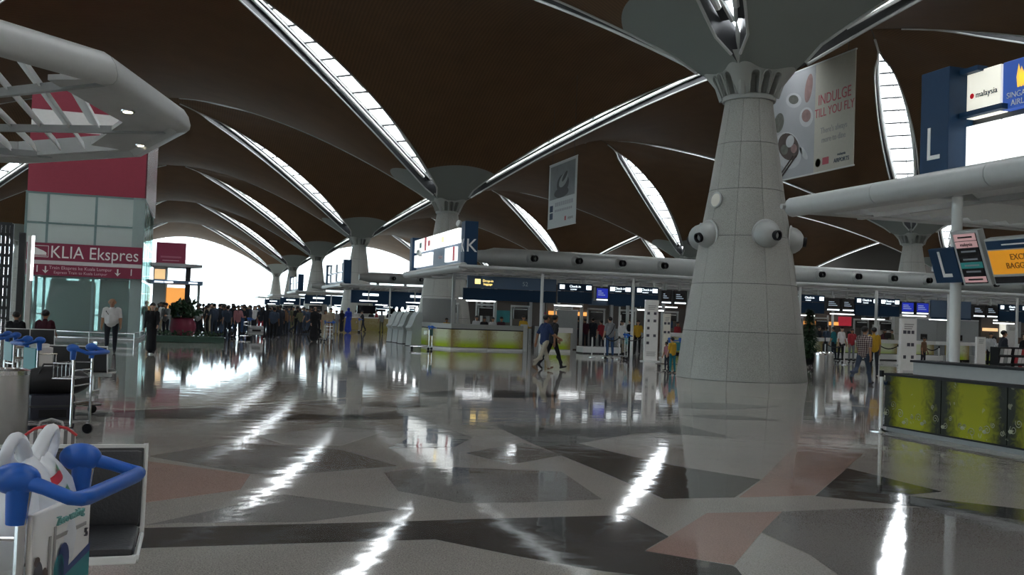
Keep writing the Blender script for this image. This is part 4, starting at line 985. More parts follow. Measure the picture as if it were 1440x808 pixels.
# strip lights hung over the desks
for k in range(8):
    x = 13.5 + 4.7 * k
    o = thing('strip_light', 'slim white strip light hung over the K desks', 'lamp', (x, 47.3, 2.36 - .06 * (k % 3)), 0, 'strip lights over the K desks')
    MB().bb(-.75, .75, -.05, .05, 0, .05).build('tube', MATS['lamp_white'], o); MB().bb(-.78, .78, -.06, .06, .05, .1).build('housing', MATS['steel_grey'], o)
    for s_ in (-.6, .6): MB().bb(s_ - .01, s_ + .01, -.01, .01, .1, 3.70 - (2.36 - .06 * (k % 3))).build('stem', MATS['steel_grey'], o)
for k in range(7):
    x = 14.5 + 6.1 * k
    o = thing('strip_light', 'slim white strip light on the far side of the K island', 'lamp', (x, 52.0 + (k % 3) * .7, 2.55 + .1 * (k % 2)), 0, 'strip lights on the far side of the K island')
    MB().bb(-.9, .9, -.05, .05, 0, .05).build('tube', MATS['lamp_white'], o); MB().bb(-.93, .93, -.06, .06, .05, .1).build('housing', MATS['steel_grey'], o)
    for s_ in (-.6, .6): MB().bb(s_ - .01, s_ + .01, -.01, .01, .1, 3.70 - (2.55 + .1 * (k % 2))).build('stem', MATS['steel_grey'], o)
# shop fronts far behind the K island
for k, (px, w, c) in enumerate(((800, 3.0, 'orange_light'), (1150, 4.0, 'orange_light'), (1180, 2.6, 'lightbox_red'), (1395, 1.6, 'lit_amber'), (1420, 2.2, 'lightbox_white'))):
    p = Q(px, 455, (62.0, 62.8, 64.6, 63.6, 65.0)[k])
    o = thing('cafe_stall', ('small cafe front glowing orange behind the walking men', 'long bar front glowing orange behind the nozzle column', 'shop front with a red lit canopy behind the check-shirt man', 'narrow stall with an amber lamp behind the L desks', 'stall with a tall white lit panel behind the L desks')[k], 'shop', (p.x, p.y, 0))
    MB().bb(-w / 2, w / 2, .3, .5, 0, 3.2).build('back_wall', MATS['wall_dark'], o); MB().bb(-w / 2, w / 2, -.4, .3, 0, 1.0).build('counter', mat('shop_brown', (.10, .06, .04), .5), o)
    if k != 4: MB().bb(-w / 2 + .1, w / 2 - .1, .1, .28, 1.9, 2.15 if k != 2 else 2.6).build('lit_band', MATS[c], o)
    else: MB().bb(-w / 2 + .3, w / 2 - .5, .1, .28, .8, 2.7).build('lit_band', MATS['lightbox_white'], o)
    for q in range(4): MB().bb(-w / 2 + .3 + q * w / 4, -w / 2 + .6 + q * w / 4, -.2, .1, 1.0, 1.35 + .1 * (q % 2)).build('jar', MATS['shop_brown'], o)

# long dark row of shops between the K island and the next one
sr = thing('shop_row', 'long dark row of shops standing behind the K island', 'shop row', (0, 67.6, 0))
rnd = random.Random(4)
for k in range(20):
    x = 16.5 + 3.2 * k
    MB().bb(x + .02, x + 3.18, .0, .4, 0, 4.5).build('bay_wall', MATS['wall_dark'], sr)
    MB().bb(x, x + .22, -.3, .0, 0, 4.4).build('pier', MATS['grey_panel'], sr)
    MB().bb(x + .25, x + 3.1, -.12, 0, 2.75, 3.25).build('name_board', MATS[('blue_sign', 'shop_brown', 'dark_metal', 'blue_grey_board')[k % 4]], sr)
    MB().bb(x + .4, x + 2.9, -.5, -.05, 0, 1.05).build('counter', MATS['shop_brown' if k % 2 else 'grey_panel'], sr)
    MB().bb(x + .5 + .3 * (k % 3), x + 1.5 + .3 * (k % 3), -.06, 0, 1.25, 2.1).build('poster', MATS[('grey_panel', 'teal_print', 'maroon', 'shop_brown', 'white_print', 'blue_sign', 'grey_panel')[k % 7]], sr)
# ------------------------------------------------------------------ hanging banners (readable from the aisle, hung below the skylight beams)
BX = 20.0
def yq(px, py): p = QX(px, py, BX); return p.y, p.z
bn = thing('hanging_banner', 'large cream hanging banner lettered INDULGE TILL YOU FLY beside a food picture', 'banner', (BX, 0, 0))
y0, y1, y2 = 26.75, 28.9, 31.6; z0, z1 = 6.95, 10.75
MB().bb(0, .03, y0, y1, z0, z1).build('text_panel', mat('banner_cream', (.54, .52, .45), .6), bn)
fp = MB().bb(0, .03, y1 + .01, y2, z0, z1).build('picture_panel', mat('banner_grey', (.42, .43, .45), .6, var=.15, vscale=.7), bn)
for z in (z0, z1): MB().tube([(.015, y0 - .03, z), (.015, y2 + .03, z)], .03, 8).build('rod', MATS['white_steel'], bn, True)
for y in (y0 + .4, y2 - .4): MB().tube([(.015, y, z1), (.015, y, z1 + 1.2)], .012, 5).build('wire', MATS['dark_metal'], bn)
ym = (y0 + y1) / 2
red = mat('print_rose', (.50, .10, .13), .6); gry = mat('print_grey', (.34, .33, .33), .6)
for s, z, sz in (('INDULGE', 9.42, .52), ('TILL YOU FLY', 8.98, .43)): text(s, sz, red, bn, (-.004, ym, z), FACE_MX, sx=.82)
for s, z in (("There's always", 8.35), ('more to dine', 8.03)): text(s, .29, gry, bn, (-.004, ym, z), FACE_MX, sx=.85)
MB().lathe([(0, 0), (.15, 0)], 16, (-.003, y1 - .25, 7.28), Vector((-1, 0, 0))).build('emblem', mat('print_olive', (.2, .2, .08), .6), bn)
MB().bb(-.004, 0, y1 - .85, y1 - .5, 7.18, 7.42).build('emblem', red, bn); text('AIRPORTS', .2, MATS['blue_sign'], bn, (-.004, y0 + .62, 7.22), FACE_MX, sx=.9); text('malaysia', .13, MATS['blue_sign'], bn, (-.004, y0 + .62, 7.42), FACE_MX)
def blob(par, y, z, ry, rz, m, n=20, rot=0., name='print_shape', dx=-.003):
    pts = [(dx, y + ry * math.cos(a) * math.cos(rot) - rz * math.sin(a) * math.sin(rot), z + ry * math.cos(a) * math.sin(rot) + rz * math.sin(a) * math.cos(rot)) for a in [2 * math.pi * k / n for k in range(n)]]
    return MB().add(pts, [tuple(range(n))[::-1]]).build(name, m, par)
wh = MATS['white_print']; dkb = mat('print_brown', (.09, .065, .055), .6, var=.5, vscale=5); ros = mat('print_pink', (.30, .19, .18), .6, var=.4, vscale=5); gr2 = mat('print_moss', (.14, .14, .12), .6, var=.6, vscale=6); wh = mat('print_pearl', (.55, .56, .57), .6, var=.15, vscale=3)
for (y, z, ry, rz, m, rot, dx) in ((30.5, 8.0, .95, .62, wh, .5, -.003), (30.45, 8.12, .72, .45, dkb, .5, -.005), (30.35, 8.3, .26, .22, wh, 0, -.007), (30.7, 8.05, .25, .18, gr2, .4, -.007), (30.1, 8.0, .2, .16, ros, .4, -.007),
                               (29.4, 9.0, .42, .34, wh, .4, -.003), (29.4, 9.05, .28, .22, ros, .4, -.005), (31.1, 9.1, .32, .36, gr2, .3, -.003), (30.2, 9.75, .5, .26, wh, .3, -.003), (30.2, 9.78, .32, .16, gr2, .3, -.005), (29.3, 10.0, .22, .5, ros, .2, -.003), (29.5, 7.75, .34, .12, wh, .8, -.003)):
    blob(fp, y, z, ry, rz, m, rot=rot, dx=dx)
for k in range(2): MB().tube([(-.005, 29.9 + .2 * k, 7.75), (-.005, 30.9 + .2 * k, 7.02)], .035, 5).build('print_shape', dkb, fp)
b2 = thing('hanging_banner', 'smaller white hanging banner with a grey portrait picture above text', 'banner', (BX, 0, 0))
y0, y1 = 51.3, 55.9; z0, z1 = 7.05, 10.9
MB().bb(0, .03, y0, y1, z0, z1).build('cloth', mat('banner_white', (.62, .66, .66), .6), b2)
pc = MB().bb(-.006, 0, y0 + .25, y1 - .25, 8.75, z1 - .15).build('picture', mat('banner_photo', (.22, .24, .25), .6, var=.5, vscale=.8), b2)
blob(pc, 53.5, 9.55, 1.0, .55, mat('photo_dark', (.05, .05, .055), .6), dx=-.008); blob(pc, 53.4, 9.75, .75, .35, mat('photo_mid', (.34, .36, .36), .6), dx=-.010, rot=-.3); blob(pc, 53.7, 9.05, 1.2, .3, MATS['photo_dark'], dx=-.009)
blob(pc, 53.2, 9.95, .5, .16, MATS['photo_dark'], dx=-.012, rot=-.5)
for q in range(9): MB().bb(-.004, 0, y0 + .5 + .33 * q, y0 + .74 + .33 * q, 8.28, 8.52).build('printed_letter', mat('print_mist', (.40, .41, .45), .6), b2)
for q in range(10): MB().bb(-.004, 0, y0 + .6 + .29 * q, y0 + .8 + .29 * q, 7.96, 8.1).build('printed_letter', MATS['print_mist'], b2)
for z in (8.2, 7.75): MB().bb(-.004, 0, y1 - .85, y1 - .3, z - .18, z + .2).build('emblem', MATS['blue_sign'], b2)
MB().bb(-.004, 0, y0 + 1.5, y0 + 1.75, 7.35, 7.6).build('emblem', red, b2); text('airports', .26, gry, b2, (-.004, y0 + .8, 7.47), FACE_MX)
for z in (z0, z1): MB().tube([(.015, y0 - .03, z), (.015, y1 + .03, z)], .03, 8).build('rod', MATS['white_steel'], b2, True)
for y in (y0 + .5, y1 - .5): MB().tube([(.015, y, z1), (.015, y, 15.6)], .012, 5).build('wire', MATS['dark_metal'], b2)

# ------------------------------------------------------------------ self check-in machines
def machine_mesh():
    mb = MB(); pf = [(-.30, 0), (.36, 0), (.30, .75), (.42, .92), (.30, 1.05), (.12, 1.5), (-.05, 1.72), (-.22, 1.72), (-.30, 1.5)]
    pf = [(.36 - y, z) for y, z in pf]; n = len(pf)
    mb.add([(-.26, y - .35, z) for y, z in pf] + [(.26, y - .35, z) for y, z in pf], [tuple(range(n)), tuple(range(n, 2 * n))[::-1]] + [(k, n + k, n + (k + 1) % n, (k + 1) % n) for k in range(n)])
    return mb.mesh('body', mat('machine_grey', (.42, .47, .47), .4))
MM = machine_mesh(); ms = None
for k, (px, py, lab) in enumerate(((582, 486, 'pale grey self check-in machine nearest to the K counter'), (570, 483, 'pale grey self check-in machine beside the one nearest to the K counter'), (562, 481.5, 'third pale grey self check-in machine from the K counter'), (554, 480.5, 'pale grey self check-in machine at the outer end of its row'))):
    p = P(px, py)
    if ms is None:
        ms = thing('check_in_machine', lab, 'kiosk', p, R(-72), 'self check-in machines'); link(MM, 'body', ms)
        s_ = MB().box((0, -.13, 1.33), (.40, .02, .40), 0, Matrix.Rotation(R(-22), 3, 'X')).build('screen', MATS['screen_black'], ms)
        MB().bb(-.2, .2, -.36, -.28, .93, .98).build('keypad', MATS['chrome'], ms); MB().bb(-.27, .27, -.36, .38, 0, .03).build('base', MATS['dark_metal'], ms)
        MB().lathe([(0, 0), (.12, .0), (.12, .03)], 12, (0, .1, 1.86), Vector((0, -1, .1))).build('lamp', MATS['lamp_white'], ms); MB().bb(-.02, .02, .1, .14, 1.7, 1.9).build('stem', MATS['steel_grey'], ms)
    else: dup(ms, p, R(-72), lab)

# ------------------------------------------------------------------ queue posts and belts
def stanchion(p, label, group=None, scale=1.):
    o = thing('queue_post', label, 'barrier post', p, 0, group)
    MB().lathe([(0, 0), (.17, 0), (.17, .012), (.05, .03), (.03, .05)], 16).build('base', MATS['chrome'], o, True)
    MB().tube([(0, 0, .03), (0, 0, .93)], .028, 10).build('pole', MATS['white_steel'], o, True); MB().tube([(0, 0, .88), (0, 0, .98)], .036, 10).build('head', MATS['black_plastic'], o, True)
    return o
def belt(a, b, label, m='black_plastic', group=None):
    o = MB(); a, b = Vector(a), Vector(b); pts = []
    for k in range(9): t = k / 8; q = a.lerp(b, t); pts.append((q.x, q.y, .92 - .16 * 4 * t * (1 - t)))
    for p, q in zip(pts[:-1], pts[1:]): o.add([(p[0], p[1], p[2] - .025), (q[0], q[1], q[2] - .025), (q[0], q[1], q[2] + .025), (p[0], p[1], p[2] + .025), (p[0] + .004, p[1] + .004, p[2] - .025), (q[0] + .004, q[1] + .004, q[2] - .025), (q[0] + .004, q[1] + .004, q[2] + .025), (p[0] + .004, p[1] + .004, p[2] + .025)], [(0, 1, 2, 3), (7, 6, 5, 4), (3, 2, 6, 7), (0, 4, 5, 1)])
    return setp(o.build('barrier_belt', MATS[m]), label, 'belt', group)
pL = P(1238, 606); stanchion(pL, 'queue post with a blue belt beside the lime green L counter')
belt(pL, (10.75, 13.3, 0), 'short dark blue belt between the queue post and the L counter', 'blue_sign')
sp_ = [P(832, 502), P(850, 503), P(870, 505)]
for k, p in enumerate(sp_): stanchion(p, ('queue post beside the short white-topped counter', 'queue post in front of the man with a shoulder strap', 'queue post in front of the teal trolley panel')[k])
belt(sp_[1], sp_[2], 'black belt slung between the two posts before the strap man'); belt(sp_[2], P(905, 500), 'black belt running from the teal trolley to the white totem')
rp = [P(1160, 509), P(1187, 513), P(1236, 512), P(1262, 513), P(1300, 514), P(1320, 515)]
for k, p in enumerate(rp): stanchion(p, 'queue post of the maze beyond the nozzle column', 'queue posts beyond the nozzle column')
for a, b in ((0, 1), (2, 3), (4, 5)): belt(rp[a], rp[b], 'black belt of the queue maze beyond the nozzle column', 'black_plastic', 'belts beyond the nozzle column')

# ------------------------------------------------------------------ totems
def totem(p, w, h, label, icons, m='white_print', seed=1, rz=0., cols=2):
    o = thing('notice_totem', label, 'totem', p, rz); rnd = random.Random(seed)
    MB().bb(-w / 2, w / 2, -.06, .06, .04, h, .01).build('board', MATS[m], o); MB().bb(-w / 2 - .06, w / 2 + .06, -.22, .22, 0, .04).build('base', MATS['white_steel'], o)
    for k in range(icons):
        x = -w / 4 + (w / 2) * (k % cols) / max(1, cols - 1); z = h * .78 - (k // cols) * h * .6 / max(1, (icons + cols - 1) // cols)
        if rnd.random() < .8: MB().bb(x - .05 - .03 * rnd.random(), x + .05, -.066, -.06, z - .05, z + .06).build('printed_icon', mat('icon_dark', (.07, .07, .09), .5), o)
    for k in range(3): MB().bb(-w * .3, w * (.3 - .06 * k), -.066, -.06, h * .9 - .07 * k, h * .9 - .07 * k + .03).build('printed_line', MATS['print_grey'], o)
    for k in range(4): MB().bb(-w * .35, w * (.35 - .05 * (k % 2)), -.066, -.06, h * .15 - .05 * k, h * .15 - .05 * k + .02).build('printed_line', MATS['print_grey'], o)
    return o
totem(P(914, 508), .60, 2.55, 'tall white notice totem with small dark pictures, by the queue posts', 10, seed=3)
totem(P(936, 503), .36, 2.05, 'narrow cream notice totem beside the tall white one', 6, 'cream_print', 5)
totem(P(1275, 535), .62, 2.05, 'white notice totem with rows of small dark icons behind the L counter', 9, seed=8, cols=3)
p = P(1378, 520); totem(p, .5, 1.5, 'plain white notice board beside the white board post', 0, seed=2)
totem(P(1452 - 30, 508), .8, 2.3, 'large plain white board behind the dark standing man', 0, seed=4)

# ------------------------------------------------------------------ bins, plant beyond the column
bi = thing('litter_bin', 'tall brushed steel bin standing just behind the nozzle column', 'bin', P(1152, 541))
MB().lathe([(.15, 0), (.16, .02), (.16, .85), (.13, .88), (.0, .88)], 20).build('body', MATS['brushed_steel'], bi, True); MB().lathe([(.17, .86), (.17, .92), (.09, .95), (.08, .90)], 20).build('rim', MATS['chrome'], bi, True)
bi2 = thing('litter_bin', 'second steel bin partly hidden behind the tall brushed one', 'bin', P(1165, 533))
MB().lathe([(.13, 0), (.14, .02), (.14, .78), (.11, .81), (.0, .81)], 20).build('body', MATS['brushed_steel'], bi2, True); MB().lathe([(.15, .79), (.15, .85), (.08, .88), (.07, .83)], 20).build('rim', MATS['chrome'], bi2, True)
tr = thing('pot_tree', 'dark conical potted tree behind the nozzle column', 'plant', P(1137, 512))
MB().lathe([(.20, 0), (.28, .3), (.26, .32), (0, .3)], 14).build('pot', MATS['black_plastic'], tr, True); MB().tube([(0, 0, .2), (0, 0, 2.3)], .03, 6).build('trunk', MATS['soil_brown'], tr)
rnd = random.Random(6); mb = MB()
for k in range(2200):
    z = .35 + 2.1 * rnd.random() ** 1.3; r = .52 * (2.5 - z) / 2.1 * rnd.random() ** .5; a = rnd.uniform(0, 6.28); c = Vector((r * math.cos(a), r * math.sin(a), z)); d = Vector((math.cos(a), math.sin(a), rnd.uniform(-.7, .3))).normalized() * .22; e = Vector((-math.sin(a), math.cos(a), 0)) * .045
    mb.add([c, c + d * .5 + e, c + d, c + d * .5 - e], [(0, 1, 2, 3)])
l = mb.build('needles', MATS['foliage'], tr); l['kind'] = 'stuff'

# ------------------------------------------------------------------ magazine racks behind the L counter
for k, px in enumerate((1412, 1432)):
    o = thing('magazine_rack', ('black rack of folded leaflets behind the L counter', 'black rack with a few red leaflets behind the L counter')[k], 'rack', P(px, 545), R(8))
    MB().bb(-.28, .28, 0, .3, 0, 1.25).build('body', MATS['black_plastic'], o)
    for r in range(4):
        MB().bb(-.27, .27, -.06, 0, .2 + .26 * r, .24 + .26 * r).build('shelf', MATS['dark_metal'], o)
        for q in range(3): MB().box((-.17 + .17 * q, -.03, .33 + .26 * r), (.14, .015, .18), 0, Matrix.Rotation(R(10), 3, 'X')).build('leaflet', MATS['white_print' if (q + r + k) % 3 else ('plain_red' if k else 'grey_panel')], o)

# ------------------------------------------------------------------ luggage trolleys
def trolley_parts(t, ad='white_print', extra=True):
    """local axes: +Y is the way it rolls, push bar at -Y; origin on the floor under the push posts"""
    ch, bl = MATS['chrome'], MATS['trolley_blue']
    fr = MB()
    for s in (-1, 1):
        fr.tube([(s * .235, 0, .14), (s * .235, 0, .95), (s * .235, -.015, 1.05)], .016, 8)
        fr.tube([(s * .235, 0, .16), (s * .22, .5, .15), (s * .12, .95, .14)], .018, 8)
    for z in (.42, .62, .80): fr.tube([(-.235, 0, z), (.235, 0, z)], .009, 6)
    fr.tube([(-.12, .95, .14), (.12, .95, .14)], .018, 8); fr.tube([(-.23, .45, .15), (.23, .45, .15)], .012, 6)
    fr.build('frame', ch, t, True)
    pf = MB()
    for k in range(6): pf.tube([(-.19 + .076 * k, .02, .17), (-.11 + .044 * k, .94, .16)], .007, 5)
    pf.build('platform', ch, t, True)
    bk = MB()                                                        # small basket under the bar
    for z in (.70, .88):
        bk.tube([(-.22, .0, z), (-.22, .26, z), (.22, .26, z), (.22, .0, z)], .007, 5)
    for k in range(5): bk.tube([(-.2 + .1 * k, .26, .70), (-.2 + .1 * k, .26, .88)], .005, 5)
    for k in range(4): bk.tube([(-.15 + .1 * k, .0, .70), (-.15 + .1 * k, .26, .70)], .005, 5)
    bk.build('basket', ch, t, True)
    pb = MB().tube([(-.235, .015, 1.07), (-.25, -.08, 1.045), (-.262, -.16, 1.02), (-.245, -.185, 1.017), (-.20, -.19, 1.015), (.20, -.19, 1.015), (.245, -.185, 1.017), (.262, -.16, 1.02), (.25, -.08, 1.045), (.235, .015, 1.07)], [.026, .022, .022, .024, .026, .026, .024, .022, .022, .026], 12).build('push_bar', bl, t, True)
    for s in (-1, 1):
        MB().ell((s * .235, .02, 1.068), (.046, .075, .05), 16, 10).build('knuckle', bl, pb, True)
        MB().tube([(s * .235, .01, 1.04), (s * .235, .015, .93)], [.038, .030], 10).build('sleeve', bl, pb, True)
        MB().ell((s * .235 - s * .0, -.035, 1.075), (.008, .008, .008), 8, 6).build('rivet', ch, pb, True)
    ap_ = MB().bb(-.222, .222, -.03, -.012, .66, .955, .006).build('ad_panel', MATS[ad], t) if ad else None
    if ad == 'white_print':
        Z = lambda z: .66 + (z - .46) * .6
        g = lambda x0, x1, z0, z1, m: MB().bb(x0, x1, -.033, -.03, z0, z1).build('print', m, ap_)
        text('Zero waiting', .04, mat('print_teal', (.18, .42, .40), .5), ap_, (.05, -.034, Z(.86)), FACE_MY); MB().bb(-.06, .18, -.034, -.03, Z(.765), Z(.785)).build('print', MATS['print_grey'], ap_)
        text('5', .04, MATS['icon_dark'], ap_, (.18, -.034, Z(.72)), FACE_MY)
        bd = MB().add([(-.22, -.033, Z(.46)), (.22, -.033, Z(.46)), (.22, -.033, Z(.60)), (.22, -.033, Z(.62)), (-.05, -.033, Z(.52))], [(0, 1, 2, 3, 4)]).build('print', MATS['teal_print'], ap_)
        MB().add([(-.02, -.0335, Z(.53)), (.22, -.0335, Z(.60)), (.22, -.0335, Z(.65)), (-.02, -.0335, Z(.56))], [(0, 1, 2, 3)]).build('print', mat('print_navy', (.03, .05, .18), .5), ap_)
        for k, (x, h, m) in enumerate(((-.10, .30, 'print_grey'), (-.065, .34, 'print_grey'))): MB().bb(x - .008, x + .008, -.0345, -.033, Z(.50), Z(.50 + h)).build('print', MATS[m], ap_)
        for (x, z, rx, rz, m) in ((-.18, .60, .035, .10, 'icon_dark'), (-.135, .56, .03, .09, 'print_brown'), (.0, .63, .045, .10, 'print_navy'), (-.03, .58, .04, .10, 'teal_print'), (-.19, .70, .02, .025, 'print_brown')):
            n = 16; MB().add([(x + rx * math.cos(6.283 * k / n), -.036, Z(z) + .6 * rz * math.sin(6.283 * k / n)) for k in range(n)], [tuple(range(n))]).build('print', MATS[m], ap_)
    wh_ = MB().lathe([(.03, -.02), (.062, -.016), (.065, 0), (.062, .016), (.03, .02)], 14, axis=Vector((1, 0, 0))).mesh('wheel', MATS['black_plastic'], True)
    for x, y in ((-.235, .02), (.235, .02), (0, .88)):
        link(wh_, 'wheel', t, (x, y, .066))
        MB().bb(x - .012, x + .012, y - .015, y + .015, .06, .16).build('wheel_fork', ch, t)
def cam2w(x, z): return Vector((z * math.sin(YAW) + x * math.cos(YAW), z * math.cos(YAW) - x * math.sin(YAW), 0))
tp = cam2w(-1.49, 3.27)
T1_ = thing('luggage_trolley', 'luggage trolley with blue push bar and printed panel holding a white shopping bag', 'trolley', tp, R(90) - YAW + R(1))
trolley_parts(T1_)
T2_ = thing('luggage_trolley', 'luggage trolley with blue push bar standing empty beside the dark suitcases', 'trolley', P(112, 613), R(70))
trolley_parts(T2_, None)
T3_ = thing('luggage_trolley', 'luggage trolley with teal panel carrying white cartons', 'trolley', P(40, 585), R(-62)); trolley_parts(T3_, 'teal_print')
T4_ = dup(T3_, P(10, 566), R(-66), 'luggage trolley with teal panel behind the steel bin')
for k, (px, py, rz, lab) in enumerate(((350, 476, 100, 'trolley loaded with a pale case in the middle of the crowd'), (462, 480, 20, 'empty trolley standing by the person in dark robes'), (505, 467, 90, 'trolley pushed near the person in the blue robe'), (605, 492, 60, 'trolley with a teal panel parked against the K counter'), (880, 506, 80, 'trolley with a teal panel inside the queue posts'), (948, 519, 10, 'trolley beside the small child in yellow'))):
    dup(T3_ if k >= 3 else T2_, P(px, py), R(rz), lab)

def on_trolley(t, x, y, z): v = Matrix.Rotation(t.rotation_euler.z, 4, 'Z') @ Vector((x, y, 0)); return (t.location.x + v.x, t.location.y + v.y, z)
# white plastic shopping bag in a blue-handled trolley --------------------------------
def bag_mat():
    m = mat('bag_plastic', (.74, .77, .80), .32, var=.05, vscale=14, bump=.35, bscale=16); nt = m.node_tree; L = nt.links; b = nt.nodes['Principled BSDF']
    b.inputs['Subsurface Weight'].default_value = 0.; src = b.inputs['Base Color'].links[0].from_socket
    return m
bag_mat()
def bag():
    o = thing('shopping_bag', 'white plastic shopping bag with red and green print in a blue-handled trolley', 'bag', on_trolley(T1_, .08, -.04, 0.), T1_.rotation_euler.z)
    rnd = random.Random(11); mb = MB(); n = 32; rings = [(.69, .16, .10), (.70, .19, .13), (.76, .215, .15), (.84, .215, .155), (.92, .20, .145), (.99, .16, .115), (1.04, .12, .085), (1.075, .085, .055), (1.09, .05, .03)]
    vs = []
    ph = [rnd.uniform(0, 6.28) for _ in range(6)]
    for i, (z, rx, ry) in enumerate(rings):
        for k in range(n):
            a = 2 * math.pi * k / n; w = 1 + .07 * math.sin(5 * a + ph[0] + z * 9) + .05 * math.sin(9 * a + ph[1] - z * 14) + .03 * math.sin(15 * a + ph[2])
            sx_ = 1 if abs(math.cos(a)) < .0 else 1; vs.append((.0 + rx * w * math.cos(a), .165 + ry * w * math.sin(a), z + .02 * math.sin(3 * a + ph[3]) * (1 if i > 3 else 0)))
    fs = [(i * n + k, i * n + (k + 1) % n, (i + 1) * n + (k + 1) % n, (i + 1) * n + k) for i in range(len(rings) - 1) for k in range(n)] + [tuple(range(n))[::-1], tuple((len(rings) - 1) * n + k for k in range(n))]
    mb.add(vs, fs).build('body', MATS['bag_plastic'], o, True)
    # two strap handles
    for s, lean in ((-1, -.05), (1, .02)):
        pts = [(s * .10, .165, 1.05), (s * .13 + lean, .16, 1.11), (s * .11 + lean, .15, 1.165), (s * .06 + lean, .15, 1.155), (s * .03, .165, 1.07)]
        V = [Vector(q) for q in pts]; sm = []
        for i in range(len(V) - 1):
            p0, p1, p2, p3 = V[max(i - 1, 0)], V[i], V[i + 1], V[min(i + 2, len(V) - 1)]
            for t in (0, .25, .5, .75): sm.append(.5 * ((2 * p1) + (p2 - p0) * t + (2 * p0 - 5 * p1 + 4 * p2 - p3) * t * t + (3 * p1 - p0 - 3 * p2 + p3) * t ** 3))
        MB().tube(sm + [V[-1]], [.030 - .010 * math.sin(math.pi * k / len(sm)) for k in range(len(sm) + 1)], 9).build('handle', MATS['bag_plastic'], o, True)
    def patch(x0, x1, z0, z1, m, slant):
        q = MB(); k = 8; vs = []
        for i in range(k + 1):
            a = x0 + (x1 - x0) * i / k
            for z in (z0 + slant * i / k, z1 + slant * i / k):
                t = max(0, min(1, (z - .84) / .25)); rx, ry = .215 + (.07 - .215) * t, .155 + (.05 - .155) * t
                vs.append((rx * 1.17 * math.cos(a), .165 + ry * 1.19 * math.sin(a), z))
        q.add(vs, [(2 * i, 2 * i + 2, 2 * i + 3, 2 * i + 1) for i in range(k)]).build('print', m, o, True)
    patch(-1.9, -.9, .995, 1.025, mat('bag_red', (.62, .05, .06), .4), .025); patch(-1.7, -1.1, .955, .975, mat('bag_green', (.12, .38, .2), .4), .015); patch(-1.3, -.7, 1.035, 1.05, MATS['bag_green'], .015)
    lo = MB(); n = 24; vs = []
    for z, rx, ry in ((.50, .16, .10), (.52, .19, .13), (.60, .20, .14), (.66, .19, .13), (.685, .16, .11)):
        for k in range(n): a = 2 * math.pi * k / n; w = 1 + .05 * math.sin(4 * a + z * 20); vs.append((rx * w * math.cos(a), .165 + ry * w * math.sin(a), z))
    return o
bag()
# ------------------------------------------------------------------ seats in the foreground
def bench(loc, rz, n, label, w=.66, group=None):
    o = thing('waiting_bench', label, 'bench', loc, rz, group); W = n * w
    for k in range(n):
        x = -W + w * (k + .5)
        MB().box((x, .0, .63), (w - .025, .055, .40), .025, Matrix.Rotation(R(-9), 3, 'X')).build('back_pad', MATS['black_leather'], o, True)
        MB().box((x, -.26, .405), (w - .025, .46, .06), .025, Matrix.Rotation(R(3), 3, 'X')).build('seat_pad', MATS['black_leather'], o, True)
        MB().box((x, .033, .63), (w - .02, .02, .42), .006, Matrix.Rotation(R(-9), 3, 'X')).build('back_shell', MATS['dark_metal'], o, True)
    for k in range(n + 1):
        x = -W + w * k
        MB().tube([(x, -.49, .375), (x, .0, .38), (x, .015, .44), (x, .075, .86)], .014, 6).build('side_frame', MATS['white_steel'], o, True)
    MB().bb(-W, 0, -.50, -.465, .345, .385, .006).build('front_rail', MATS['white_steel'], o); MB().bb(-W, 0, -.26, -.2, .30, .36).build('beam', MATS['steel_grey'], o)
    MB().box((-W / 2, .068, .845), (W, .02, .02)).build('top_rail', MATS['white_steel'], o)
    for x in (-W + .3, -.3):
        MB().tube([(x, -.23, .31), (x, -.23, .06)], .03, 8).build('leg', MATS['brushed_steel'], o, True); MB().bb(x - .03, x + .03, -.5, .06, 0, .05, .01).build('foot', MATS['brushed_steel'], o)
    return o
b0 = cam2w(-1.95, 5.32)
bench((b0.x, b0.y, 0), R(0), 3, 'black leather waiting bench with aluminium frame behind the blue-handled bag trolley')
p = P(50, 552); bench((p.x, p.y, 0), R(180 - 12), 2, 'black waiting bench behind the dark suitcases', .6)
p = P(6, 506); bench((p.x, p.y, 0), R(180), 2, 'black waiting bench on which the man in dark maroon sits', .6)
# steel bin at the frame edge
p = P(6, 622)
bi = thing('litter_bin', 'round brushed steel bin beside the dark suitcases', 'bin', p)
MB().lathe([(.22, 0), (.23, .02), (.23, .78), (.20, .80), (0, .80)], 24).build('body', MATS['brushed_steel'], bi, True); MB().lathe([(.24, .77), (.24, .82), (.15, .84), (.14, .80)], 24).build('rim', MATS['chrome'], bi, True)
# luggage
def case(loc, rz, d, m, label, cat='suitcase', soft=.05):
    o = thing('suitcase', label, cat, loc, rz); MB().bb(-d[0] / 2, d[0] / 2, -d[1] / 2, d[1] / 2, .03, d[2], soft).build('shell', m, o, True)
    MB().tube([(-.08, 0, d[2] - .01), (-.08, 0, d[2] + .05), (.08, 0, d[2] + .05), (.08, 0, d[2] - .01)], .012, 6).build('handle', MATS['dark_metal'], o, True)
    for z in (d[2] * .35, d[2] * .7): MB().bb(-d[0] / 2 - .004, d[0] / 2 + .004, -d[1] / 2 - .004, d[1] / 2 + .004, z - .012, z + .012, .004).build('strap', MATS['dark_metal'], o)
    for s in (-1, 1): MB().tube([(s * d[0] * .35, -d[1] * .3, .03), (s * d[0] * .35, d[1] * .3, .03)], .03, 8).build('wheel', MATS['black_plastic'], o, True)
    MB().bb(-d[0] * .3, d[0] * .3, -d[1] / 2 - .012, -d[1] / 2, d[2] * .42, d[2] * .62, .004).build('pocket', MATS['black_plastic'], o)
    return o
navy = mat('case_navy', (.014, .016, .03), .55, var=.3); blk = mat('case_black', (.012, .012, .014), .6, var=.3)
